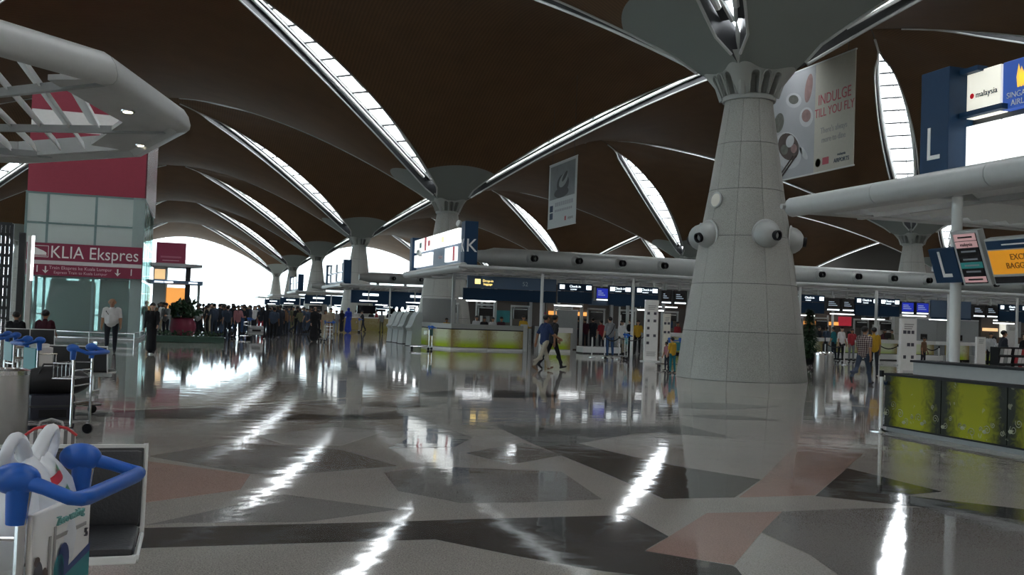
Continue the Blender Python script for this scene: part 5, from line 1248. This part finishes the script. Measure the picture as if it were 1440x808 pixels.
p = P(70, 608); case((p.x, p.y, 0), R(15), (.52, .30, .48), navy, 'dark navy suitcase with a pale tag beside the empty trolley')
p = P(38, 606); case((p.x, p.y, 0), R(8), (.46, .30, .44), blk, 'black suitcase with a red patch beside the steel bin')
p2 = P(47, 606); MB_ = MB().bb(-.16, -.04, -.156, -.15, .2, .36).build('patch', MATS['plain_red'], bpy.data.objects[[o.name for o in COL.objects if o.get('label') == 'black suitcase with a red patch beside the steel bin'][0]])
p = P(70, 607)
db = thing('duffel_bag', 'black duffel bag lying on top of the two dark suitcases', 'bag', (p.x, p.y + .04, .46), R(12))
MB().ell((0, 0, .16), (.44, .22, .19), 22, 12).build('body', blk, db, True); MB().tube([(-.18, -.15, .25), (-.12, -.12, .38), (.12, -.12, .38), (.18, -.15, .25)], .014, 6).build('strap', MATS['dark_metal'], db, True); MB().tube([(-.4, 0, .27), (0, 0, .352), (.4, 0, .27)], .008, 5).build('zip', MATS['chrome'], db)
p = P(70, 640)
sb_ = thing('striped_bag', 'grey and white striped tote with red piping between bench and suitcases', 'bag', (p.x, p.y, 0), R(6))
def stripe_mat():
    m = mat('stripe_cloth', (.5, .5, .5), .7); nt = m.node_tree; b = nt.nodes['Principled BSDF']; tc = nt.nodes.new('ShaderNodeTexCoord'); w = nt.nodes.new('ShaderNodeTexWave'); w.inputs['Scale'].default_value = 4.4; w.bands_direction = 'X'
    cr = nt.nodes.new('ShaderNodeValToRGB'); cr.color_ramp.interpolation = 'CONSTANT'; cr.color_ramp.elements[0].color = (.16, .16, .16, 1); cr.color_ramp.elements[1].color = (.62, .62, .62, 1); cr.color_ramp.elements[1].position = .5
    nt.links.new(tc.outputs['Object'], w.inputs['Vector']); nt.links.new(w.outputs['Fac'], cr.inputs[0]); nt.links.new(cr.outputs[0], b.inputs['Base Color']); return m
MB().bb(-.24, .24, -.13, .13, 0, .27, .06).build('body', stripe_mat(), sb_, True)
MB().tube([(-.25, -.12, .22), (-.15, -.13, .30), (0, -.13, .33), (.15, -.13, .30), (.25, -.12, .22)], .014, 6).build('piping', MATS['bag_red'], sb_, True)
MB().tube([(-.14, -.1, .27), (-.1, -.1, .36), (0, -.1, .39), (.1, -.1, .36), (.14, -.1, .27)], .014, 6).build('handle', MATS['grey_panel'], sb_, True)
# cartons on the teal trolley
for k, (x, y, lab) in enumerate(((-.09, .14, 'white carton in the basket of the teal trolley'), (.10, .12, 'smaller white carton beside the other in the teal trolley'))):
    o = thing('carton', lab, 'box', on_trolley(T3_, x, y, .71), T3_.rotation_euler.z)
    MB().bb(-.085, .085, -.10, .10, 0, .30 - .04 * k, .004).build('box', MATS['white_print'], o); MB().bb(-.02, .02, -.102, .102, .30 - .04 * k, .303 - .04 * k).build('tape', MATS['cream_print'], o)
# ------------------------------------------------------------------ people
def rot2(v, deg): a = R(deg); return (v[0] * math.cos(a) - v[1] * math.sin(a), v[0] * math.sin(a) + v[1] * math.cos(a))
def pose_prims(legs=((0, 0), (0, 0)), arms=((0, 8, 12), (0, 8, 12)), sit=False, robe=0., lean=3, head=0., fingers=True, belly=0., sleeve=.5):
    """capsules (p1, r1, p2, r2, region) of a 1.72 m figure facing +Y; legs: (thigh forward, knee bend), arms: (swing, out, elbow)"""
    pr = []; hip = Vector((0, 0, .92)); up = Vector((0, math.sin(R(lean)), math.cos(R(lean))))
    def c(a, ra, b, rb, reg): pr.append((Vector(a), ra, Vector(b), rb, reg))
    for s, (th, kn) in zip((-1, 1), legs):
        h = hip + Vector((s * .095, 0, -.02)); k = h + .43 * Vector((s * .02, math.sin(R(th)), -math.cos(R(th)))); a2 = th - kn
        an = k + .41 * Vector((0, math.sin(R(a2)), -math.cos(R(a2))))
        c(h, .094, k, .062, 'leg'); c(k, .064, an, .046, 'leg'); c(k + Vector((0, -.015, -.1)), .06, an + Vector((0, 0, .12)), .045, 'leg')
        pt = R(max(-50, min(25, a2 * .8)));  f = Vector((s * .12, math.cos(pt), math.sin(pt)))
        heel = an + Vector((0, -.03, -.045)); c(heel, .036, heel + f * .19 + Vector((0, 0, -.008)), .031, 'shoe'); c(an, .044, heel + f * .08, .036, 'shoe')
    if robe > 0:
        c(hip + Vector((0, 0, .0)), .16, Vector((0, .02, .16)), .22 * robe + .04, 'leg'); c(hip, .15, Vector((.07, 0, .15)), .19 * robe, 'leg'); c(hip, .15, Vector((-.07, 0, .15)), .19 * robe, 'leg')
    tor = lambda x, z: hip + Vector((x, 0, 0)) + up * z
    for s in (-1, 1):
        c(tor(s * .07, -.02), .105, tor(s * .06, .16), .10 + belly * .3, 'top'); c(tor(s * .06, .16), .10 + belly * .3, tor(s * .085, .36), .115, 'top'); c(tor(s * .085, .36), .105, tor(s * .14, .485), .07, 'top')
    c(tor(0, .0), .115, tor(0, .42), .12, 'top'); c(tor(0, .42), .10, tor(0, .53), .065, 'top')
    if belly: c(tor(0, .1) + Vector((0, .05, 0)), .12 + belly * .2, tor(0, .22) + Vector((0, .05, 0)), .11 + belly * .2, 'top')
    c(tor(0, .50), .058, tor(0, .60) + Vector((0, .015, 0)), .053, 'skin')
    hc = tor(0, .70) + Vector((0, .02, 0)); hd = lambda x, y, z: hc + Vector((*rot2((x, y), head), z))
    c(hd(0, .0, -.01), .088, hd(0, -.012, .035), .092, 'skin'); c(hd(0, .035, -.065), .056, hd(0, .02, -.02), .07, 'skin'); c(hd(0, .09, .0), .014, hd(0, .105, -.03), .017, 'skin')
    for s in (-1, 1): c(hd(s * .088, -.01, -.02), .018, hd(s * .094, -.015, .02), .02, 'skin')
    for s, (sw, out, el) in zip((-1, 1), arms):
        sh = tor(s * .175, .47); d = Vector((s * math.sin(R(out)), math.sin(R(sw)) * math.cos(R(out)), -math.cos(R(sw)) * math.cos(R(out))))
        e = sh + d * .29; cut = sh.lerp(e, .85 if sleeve < 1 else 1)
        c(sh, .066, cut, .055, 'top'); c(cut, .046, e, .043, 'skin' if sleeve < 1 else 'top')
        a2 = sw + el; d2 = Vector((s * math.sin(R(out)) * .4, math.sin(R(a2)), -math.cos(R(a2)))).normalized(); w = e + d2 * .25
        c(e, .046, w, .031, 'skin' if sleeve < 1 else 'top')
        side = Vector((s, 0, 0)); nrm = d2.cross(side).normalized(); across = nrm                                     # palm turned to the thigh
        pc = w + d2 * .05; c(w, .028, w + d2 * .085 + across * .018, .024, 'skin'); c(w, .028, w + d2 * .085 - across * .018, .024, 'skin')
        for q in range(4):
            o_ = across * (-.033 + .022 * q); ln = (.062, .075, .072, .055)[q]; b0 = w + d2 * .09 + o_; b1 = b0 + d2 * ln * .55 - side * .008; b2 = b1 + d2 * ln * .45 - side * .022
            c(b0, .0105, b1, .010, 'skin'); c(b1, .010, b2, .009, 'skin')
        t0 = w + d2 * .03 + across * .03; t1 = t0 + d2 * .035 + across * .028; c(t0, .014, t1, .012, 'skin'); c(t1, .012, t1 + d2 * .032 + across * .006, .010, 'skin')
    if sit:
        pass
    zmin = min(min(a.z - ra, b.z - rb) for a, ra, b, rb, _ in pr)
    dz = Vector((0, 0, -zmin))
    return [(a + dz, ra, b + dz, rb, g) for a, ra, b, rb, g in pr], hc + dz, head
def caps(mb, a, ra, b, rb, n=10):
    d = b - a; L_ = d.length
    if L_ < 1e-5: return
    q = d.to_track_quat('Z', 'Y').to_matrix(); prof = [(ra * math.sin(t), -ra * math.cos(t)) for t in (0.01, .5, 1.05, 1.57)] + [(rb * math.cos(t), L_ + rb * math.sin(t)) for t in (0, .5, 1.05, 1.56)]
    vs = [a + q @ Vector((r * math.cos(6.2832 * k / n), r * math.sin(6.2832 * k / n), z)) for r, z in prof for k in range(n)]; m = len(prof)
    mb.add(vs, [(j * n + k, j * n + (k + 1) % n, (j + 1) * n + (k + 1) % n, (j + 1) * n + k) for j in range(m - 1) for k in range(n)] + [tuple(range(n))[::-1], tuple((m - 1) * n + k for k in range(n))])
S180 = dict(legs=((90, 88), (88, 92)), arms=((25, 10, 50), (25, 10, 50)), lean=8, sit=True)
POSES = {
 'stride_a': dict(legs=((24, 6), (-24, 18)), arms=((-26, 10, 16), (24, 12, 40)), lean=4),
 'stride_b': dict(legs=((-20, 22), (22, 5)), arms=((18, 8, 25), (-18, 8, 15)), lean=4, head=18),
 'stride_c': dict(legs=((-26, 30), (20, 4)), arms=((12, 8, 20), (-12, 8, 12)), lean=5),
 'stand': dict(legs=((3, 4), (-4, 3)), arms=((4, 10, 14), (0, 9, 10)), belly=.12),
 'stand_bag': dict(legs=((2, 3), (-2, 5)), arms=((20, 10, 70), (5, 8, 15)), sleeve=1),
 'push': dict(legs=((12, 6), (-12, 10)), arms=((35, 6, 45), (35, 6, 45)), lean=8),
 'robe': dict(legs=((6, 6), (-6, 6)), arms=((15, 8, 55), (6, 8, 20)), robe=1., sleeve=1),
 'coat': dict(legs=((10, 6), (-10, 10)), arms=((14, 9, 40), (-6, 9, 15)), robe=.55, sleeve=1),
 'sit': S180,
}
tmp = []
for nm, kw in POSES.items():
    pr, hc, hd = pose_prims(**kw); mb = MB()
    for a, ra, b, rb, g in pr: caps(mb, a, ra, b, rb)
    me = mb.mesh('tmp_' + nm, []); o = bpy.data.objects.new('tmp_' + nm, me); COL.objects.link(o)
    m = o.modifiers.new('r', 'REMESH'); m.mode = 'VOXEL'; m.voxel_size = .0105; m.use_smooth_shade = True
    m = o.modifiers.new('s', 'SMOOTH'); m.iterations = 3; m.factor = .5
    tmp.append((nm, o, pr, hc, hd))
dg = bpy.context.evaluated_depsgraph_get()
BODY = {}
import numpy as np
for nm, o, pr, hc, hd in tmp:
    me = bpy.data.meshes.new_from_object(o.evaluated_get(dg)); me.name = 'body_' + nm
    n = len(me.polygons); cen = np.empty(n * 3, 'f'); me.polygons.foreach_get('center', cen); cen = cen.reshape(-1, 3)
    best = np.full(n, 9., 'f'); reg = np.zeros(n, 'i'); idx = {'skin': 0, 'top': 1, 'leg': 2, 'shoe': 3}
    for a, ra, b, rb, g in pr:
        A, Bv = np.array(a), np.array(b); d = Bv - A; t = np.clip(((cen - A) @ d) / max(1e-9, d @ d), 0, 1); dist = np.linalg.norm(cen - A - t[:, None] * d, axis=1) - (ra + (rb - ra) * t)
        k = dist < best; best[k] = dist[k]; reg[k] = idx[g]
    for q in range(4): me.materials.append(None)
    me.polygons.foreach_set('material_index', reg.astype('i')); me.polygons.foreach_set('use_smooth', [True] * n); me.update()
    BODY[nm] = (me, hc, hd)
for nm, o, *_ in tmp:
    me = o.data; bpy.data.objects.remove(o); bpy.data.meshes.remove(me)
def cloth(name, c, r=.75): return mat('cloth_' + name, c, r, spec=.25, var=.12, vscale=6)
def check_cloth():
    m = mat('cloth_check', (.3, .2, .2), .8, spec=.2); nt = m.node_tree; b = nt.nodes['Principled BSDF']; tc = nt.nodes.new('ShaderNodeTexCoord'); ws = []
    for ax in ('X', 'Z'):
        w = nt.nodes.new('ShaderNodeTexWave'); w.inputs['Scale'].default_value = 5.2; w.bands_direction = ax; nt.links.new(tc.outputs['Object'], w.inputs['Vector']); ws.append(w)
    mx = nt.nodes.new('ShaderNodeMath'); mx.operation = 'ADD'; nt.links.new(ws[0].outputs['Fac'], mx.inputs[0]); nt.links.new(ws[1].outputs['Fac'], mx.inputs[1])
    cr = nt.nodes.new('ShaderNodeValToRGB'); cr.color_ramp.elements[0].color = (.06, .03, .04, 1); cr.color_ramp.elements[0].position = .35; cr.color_ramp.elements[1].color = (.42, .36, .33, 1); cr.color_ramp.elements[1].position = 1.0
    k = nt.nodes.new('ShaderNodeMath'); k.operation = 'MULTIPLY'; k.inputs[1].default_value = .62; nt.links.new(mx.outputs[0], k.inputs[0]); nt.links.new(k.outputs[0], cr.inputs[0]); nt.links.new(cr.outputs[0], b.inputs['Base Color']); return m
CL = dict(navy=cloth('navy', (.018, .035, .10)), cream=cloth('cream', (.38, .35, .28)), black=cloth('black', (.014, .014, .017)), white=cloth('white', (.68, .68, .68)), dark=cloth('dark', (.022, .026, .036)), grey=cloth('grey', (.22, .23, .24)), jeans=cloth('jeans', (.03, .07, .16)),
          yellow=cloth('yellow', (.55, .33, .03)), red=cloth('red', (.32, .03, .04)), maroon=cloth('maroon', (.055, .012, .022)), beige=cloth('beige', (.36, .30, .22)), blue=cloth('blue', (.02, .05, .35)), teal=cloth('teal', (.02, .17, .20)), brown=cloth('brown', (.16, .09, .05)), olive=cloth('olive', (.12, .12, .07)), pink=cloth('pink', (.4, .18, .2)), slate=cloth('slate', (.05, .07, .11)), check=check_cloth(), pale=cloth('pale', (.48, .5, .52)))
SKIN = [mat('skin_tan', (.32, .17, .10), .55, spec=.3), mat('skin_light', (.45, .28, .20), .55, spec=.3), mat('skin_brown', (.17, .085, .05), .55, spec=.3)]
HAIRM = dict(black=mat('hair_black', (.010, .009, .009), .6), grey=mat('hair_grey', (.30, .29, .28), .7), bald=None)
hair_me = MB().ell((0, 0, 0), (.099, .108, .094), 18, 12).mesh('hair', MATS['hair_black'], True)
long_mb = MB().ell((0, 0, 0), (.102, .110, .096), 18, 12); long_mb.ell((0, -.055, -.12), (.085, .055, .14), 14, 10); long_me = long_mb.mesh('hair', MATS['hair_black'], True)
scarf_mb = MB().ell((0, -.005, -.02), (.108, .112, .115), 18, 12); scarf_mb.lathe([(.085, -.10), (.12, -.17), (.19, -.26), (.17, -.27)], 18, capt=False); scarf_me = scarf_mb.mesh('head_scarf', CL['black'], True)
eye_me = MB().ell((0, 0, 0), (.011, .006, .007), 8, 6).mesh('eye', MATS['black_plastic'], True); mouth_me = MB().ell((0, 0, 0), (.024, .006, .006), 8, 6).mesh('mouth', mat('lip', (.3, .08, .07), .5), True)
def person(p, rz, pose, top, leg, label, h=1.72, hair='black', skin=0, shoe='black', group=None, z=0., long=False, scarf=None, wide=1., face=False, strap=None):
    me, hc, hd = BODY[pose]; o = thing('person', label, 'person', (p.x, p.y, z), rz, group); k = h / 1.72; o.scale = (k * wide, k * wide, k)
    b = link(me, 'body', o)
    for i, m in enumerate((SKIN[skin], CL[top], CL[leg], CL[shoe])): b.material_slots[i].link = 'OBJECT'; b.material_slots[i].material = m
    if scarf:
        s = link(scarf_me, 'head_scarf', o, hc + Vector((0, -.022, .02))); s.material_slots[0].link = 'OBJECT'; s.material_slots[0].material = CL[scarf]
    elif hair != 'bald':
        s = link(long_me if long else hair_me, 'hair', o, hc + Vector((*rot2((0, -.024), hd), .034)), R(hd)); s.material_slots[0].link = 'OBJECT'; s.material_slots[0].material = HAIRM[hair]
    else:
        s = link(hair_me, 'hair', o, hc + Vector((0, -.042, -.012)), 0); s.scale = (1.0, .7, .72); s.material_slots[0].link = 'OBJECT'; s.material_slots[0].material = HAIRM['grey']
    if face:
        for sx in (-1, 1): link(eye_me, 'eye', o, hc + Vector((*rot2((sx * .034, .082), hd), .012)), R(hd))
        link(mouth_me, 'mouth', o, hc + Vector((*rot2((0, .084), hd), -.062)), R(hd))
    if strap:
        q = MB().tube([(.17, -.05, 1.42), (.06, -.14, 1.25), (-.08, -.15, 1.05), (-.17, -.08, .92), (-.16, .05, .95), (0, .14, 1.15), (.13, .11, 1.36), (.17, .02, 1.44)], .014, 6, closed=True).build('strap', CL['black'], o, True)
    return o
A = R
person(P(764, 521), A(-72), 'stride_a', 'navy', 'cream', 'man in navy short-sleeved shirt and cream trousers striding past the K counter', 1.74, shoe='brown')
person(P(776, 519), A(-80), 'stride_b', 'black', 'black', 'man all in black walking beside the man in cream trousers', 1.74, face=True)
person(P(1213, 541), A(-62), 'stride_c', 'check', 'slate', 'man in a checked shirt and dark jeans walking beyond the nozzle column', 1.74)
person(P(1228, 528), A(-20), 'stand', 'yellow', 'dark', 'person in a yellow shirt just beyond the checked-shirt man', 1.68)
person(P(155, 496), A(176), 'stand', 'white', 'dark', 'stout balding man in a white shirt standing before the glass lift', 1.70, hair='bald', skin=0, wide=1.22, face=True, strap=True)
person(P(212, 498), A(172), 'coat', 'black', 'black', 'person in long dark clothes walking away from the maroon planter', 1.62, face=True, skin=1)
# waiting passengers
bl = [o for o in COL.objects if o.get('label', '').startswith('black waiting bench on which')][0]
person(Vector((bl.location.x + .9, bl.location.y + .26, 0)), A(0), 'sit', 'maroon', 'dark', 'seated person in dark maroon seen from behind on the bench', 1.74)
person(Vector((bl.location.x + .2, bl.location.y + .26, 0)), A(10), 'sit', 'black', 'dark', 'seated person in black beside the one in dark maroon', 1.66)
# crowd before the glazed end wall
crowd = [
 (277, 473, 175, 'stand', 'pale', 'dark', 'person in a pale shirt and dark trousers at the edge of the crowd', {}), (232, 477, 150, 'stand_bag', 'grey', 'dark', 'person in grey standing between planter and dark-clothed walker', {}), (228, 470, 200, 'stand', 'white', 'beige', 'person in white behind the dark-clothed walker', {}),
 (241, 466, 30, 'stand', 'beige', 'grey', 'person in beige behind the maroon planter', {}), (266, 466, 10, 'stand_bag', 'white', 'dark', 'person with a pale top and dark bag behind the planter', {}), (292, 470, 5, 'stand', 'beige', 'beige', 'person all in beige beside the pale-shirted one', {}),
 (300, 473, 20, 'stand_bag', 'slate', 'slate', 'tall person in slate blue standing by the person in beige', {}), (307, 470, 330, 'stand', 'dark', 'dark', 'dark-clothed traveller standing in the backlit crowd', {'g': 1}), (319, 475, 10, 'stand', 'slate', 'dark', 'person in slate blue and dark trousers beside the dark walking traveller', {}),
 (327, 474, 350, 'stride_b', 'dark', 'dark', 'dark-clothed traveller walking in the backlit crowd', {'g': 2}), (333, 476, 200, 'stand_bag', 'pink', 'dark', 'person in a rosy top with a white bag by the trolley with a pale case', {}), (345, 470, 90, 'push', 'dark', 'dark', 'dark-clothed person pushing the trolley with a pale case', {}),
 (357, 467, 180, 'stand', 'white', 'dark', 'person in a white top behind the trolley with a pale case', {}), (366, 471, 0, 'stand', 'dark', 'red', 'person in dark top and red trousers in the crowd', {}), (374, 476, 20, 'stand_bag', 'dark', 'dark', 'person with dark clothes and folded arm in the crowd', {}),
 (384, 477, 340, 'stand', 'slate', 'black', 'broad person in slate top near the far canopies', {'w': 1.15}), (393, 474, 10, 'coat', 'dark', 'dark', 'person in a long dark coat near the far canopies', {}), (402, 472, 60, 'stand', 'brown', 'dark', 'person in a brown top near the far canopies', {}),
 (411, 467, 200, 'stand', 'olive', 'olive', 'person in olive clothes behind the dark coat', {}), (421, 471, 30, 'stand_bag', 'olive', 'dark', 'person in an olive top and dark trousers by the far desks', {}), (431, 465, 100, 'stand', 'dark', 'dark', 'dark-clothed traveller standing in the backlit crowd', {'g': 1}),
 (441, 480, 190, 'robe', 'black', 'black', 'person in a floor-length black robe', {'s': 'black'}), (456, 477, 200, 'stand', 'beige', 'beige', 'person in a beige outfit behind the empty trolley', {}), (464, 474, 170, 'stand_bag', 'beige', 'brown', 'person in beige top and brown trousers behind the empty trolley', {}), (472, 470, 180, 'stand', 'grey', 'grey', 'person in grey behind the beige couple', {}),
 (480, 467, 150, 'coat', 'black', 'black', 'person in a black coat beside the one in the blue robe', {'s': 'black'}), (489, 468, 0, 'robe', 'blue', 'blue', 'person in a vivid blue robe', {'s': 'blue'}), (510, 466, 90, 'push', 'dark', 'dark', 'dark-clothed person bending over a trolley near the far desks', {}), (521, 465, 190, 'stand', 'dark', 'black', 'person in black near the self check-in machines', {}),
 (536, 467, 20, 'stand', 'grey', 'olive', 'person in grey top and olive trousers near the self check-in machines', {}), (546, 466, 40, 'stand', 'dark', 'brown', 'person in dark top and brown trousers near the self check-in machines', {}), (500, 462, 10, 'stand', 'white', 'dark', 'person in white among the far desks', {}),
 (285, 465, 30, 'stand', 'dark', 'dark', 'dark-clothed traveller standing in the backlit crowd', {'g': 1}), (313, 465, 200, 'stand', 'slate', 'slate', 'slate-clothed traveller standing in the backlit crowd', {'g': 3}), (339, 464, 150, 'stand', 'slate', 'slate', 'slate-clothed traveller standing in the backlit crowd', {'g': 3}), (352, 463, 10, 'stand', 'dark', 'dark', 'dark-clothed traveller standing in the backlit crowd', {'g': 1}),
 (379, 464, 200, 'stand_bag', 'dark', 'dark', 'dark-clothed traveller with a raised forearm in the backlit crowd', {'g': 4}), (398, 463, 340, 'stand_bag', 'slate', 'dark', 'dark-clothed traveller with a raised forearm in the backlit crowd', {'g': 4}), (255, 463, 170, 'stand', 'slate', 'dark', 'slate-topped person half hidden behind the planter leaves', {}), (222, 464, 20, 'stand', 'brown', 'dark', 'person in brown near the booth', {}), (248, 470, 100, 'stand_bag', 'pink', 'pale', 'person in rose and pale clothes beside the shrub', {}),
 (204, 468, 190, 'stand', 'olive', 'brown', 'person in olive top between lift and booth', {}), (448, 464, 200, 'stand', 'white', 'grey', 'person in white behind the black robe', {}), (529, 463, 100, 'stand', 'red', 'dark', 'person in red among the far desks', {}),
]
rnd = random.Random(21)
for px, py, rz, pose, top, leg, lab, kw in crowd:
    g = {1: 'dark standing travellers in the crowd', 2: None, 3: 'slate-clothed travellers in the crowd', 4: 'travellers with a raised forearm in the crowd'}.get(kw.get('g'))
    person(P(px, py), A(rz), pose, top, leg, lab, rnd.uniform(1.62, 1.80), skin=rnd.randrange(3), group=g, scarf=kw.get('s'), wide=kw.get('w', 1.), long=rnd.random() < .25)
rows = [(p_, q_) for p_ in range(212, 446, 4) for q_ in (458, 463, 469)]
for n_, (px, py) in enumerate(rows):
    px += rnd.uniform(-2.5, 2.5); py += rnd.uniform(-3, 3)
    top, leg = rnd.choice((('dark', 'dark'), ('slate', 'dark'), ('black', 'black'), ('slate', 'slate'), ('dark', 'jeans')))
    pp = P(px, py)
    if (px < 290 and py < 467) or px < 226: continue
    if any((pp - o.location).length < 1.0 for o in COL.objects if o.get('category') in ('person', 'trolley', 'planter', 'suitcase')): continue
    q = {'dark': 'dark', 'slate': 'slate blue', 'black': 'black'}[top]
    person(pp, A(rnd.uniform(0, 360)), rnd.choice(('stand', 'stand_bag', 'stride_b', 'coat')), top, leg, 'traveller in %s clothes packed into the far crowd' % q, rnd.uniform(1.6, 1.82), skin=rnd.randrange(3), group='packed far crowd in ' + q, wide=rnd.uniform(1.05, 1.3), long=rnd.random() < .3)
# desk staff and the queue at K
staff = [(735, 47.0, 'stand_bag', 'yellow', 'black', 'clerk in yellow with dark hair behind the K counter', 1.55), (704, 47.2, 'stand', 'maroon', 'dark', 'clerk in maroon behind the K counter', 1.45), (692, 47.6, 'stand', 'white', 'dark', 'clerk in white behind the K counter', 1.42), (680, 47.2, 'stand', 'black', 'dark', 'clerk in black behind the K counter', 1.42), (669, 47.8, 'stand', 'pale', 'dark', 'clerk in pale grey behind the K counter', 1.46), (627, 47.4, 'stand', 'yellow', 'dark', 'clerk in yellow at the corner of the K counter', 1.3)]
for px, Y, pose, top, leg, lab, h in staff: person(Q(px, 470, Y), A(190), pose, top, leg, lab, h + .13)
queue = [(857, 502, 8, 'stand', 'grey', 'jeans', 'man in grey shirt and jeans with a dark strap across his back', 1.74, {'strap': True, 'wide': 1.05}), (873, 498, 190, 'stand_bag', 'white', 'beige', 'woman in a white top facing the man with the strap', 1.62, {'long': True}), (896, 497, 160, 'stand_bag', 'yellow', 'black', 'woman in a yellow top beside the white totem', 1.66, {'long': True}),
 (845, 495, 20, 'stand', 'red', 'dark', 'person in red ahead of the man with the strap', 1.6, {}), (833, 492, 350, 'stand', 'dark', 'dark', 'person in dark clothes by the end of the short counter', 1.7, {}), (822, 492, 10, 'stand_bag', 'maroon', 'dark', 'person in maroon by the end of the short counter', 1.66, {}), (812, 491, 30, 'stand', 'black', 'black', 'person in black by the end of the short counter', 1.7, {}), (886, 496.5, 20, 'stand', 'black', 'black', 'person in black behind the teal trolley panel', 1.7, {}),
 (951, 497, 200, 'stand', 'red', 'dark', 'person in red behind the yellow-topped child', 1.66, {}), (945, 524, 15, 'stand', 'yellow', 'teal', 'small child in yellow top and teal trousers beside the nozzle column', 1.12, {}), (937, 521, 30, 'stand', 'pink', 'dark', 'small child in rose beside the yellow-topped child', .95, {}),
 (1182, 507, 190, 'stand', 'white', 'black', 'person in white shirt and black trousers in the maze beyond the column', 1.7, {}), (1172, 506, 30, 'stand', 'teal', 'dark', 'person in teal in the maze beyond the column', 1.68, {}), (1197, 508, 170, 'stand_bag', 'red', 'grey', 'person in red at the desks beyond the checked-shirt man', 1.62, {'long': True}), (1150, 500.6, 200, 'stand', 'dark', 'dark', 'person in dark clothes at the desk beside the conical tree', 1.7, {}), (1252, 504, 200, 'stand', 'olive', 'dark', 'clerk in olive at a desk near the icon totem', 1.66, {}), (1243, 503, 170, 'stand', 'maroon', 'dark', 'clerk in maroon at a desk near the icon totem', 1.64, {}),
 (1298, 516, 200, 'stand', 'brown', 'dark', 'small person in brown behind the icon totem', 1.35, {}), (1392, 520, 150, 'stand_bag', 'pale', 'black', 'person in pale top and black trousers near the leaflet racks', 1.66, {}), (1409, 532, 250, 'stand', 'dark', 'dark', 'man in dark clothes standing in profile behind the L counter', 1.74, {'wide': 1.05}), (1438, 540, 200, 'coat', 'black', 'black', 'person in a black coat behind the leaflet rack', 1.66, {}), (1162, 500.8, 0, 'stand', 'slate', 'dark', 'person in slate at the desks beside the conical tree', 1.7, {})]
for px, py, rz, pose, top, leg, lab, h, kw in queue: person(P(px, py), A(rz), pose, top, leg, lab, h, skin=rnd.randrange(2), **kw)
# suitcase on the crowd's trolley
p = P(352, 476.5); case((p.x + .25, p.y, .2), R(10), (.75, .4, .5), MATS['cloth_pale'], 'pale suitcase lying on the trolley in the crowd')
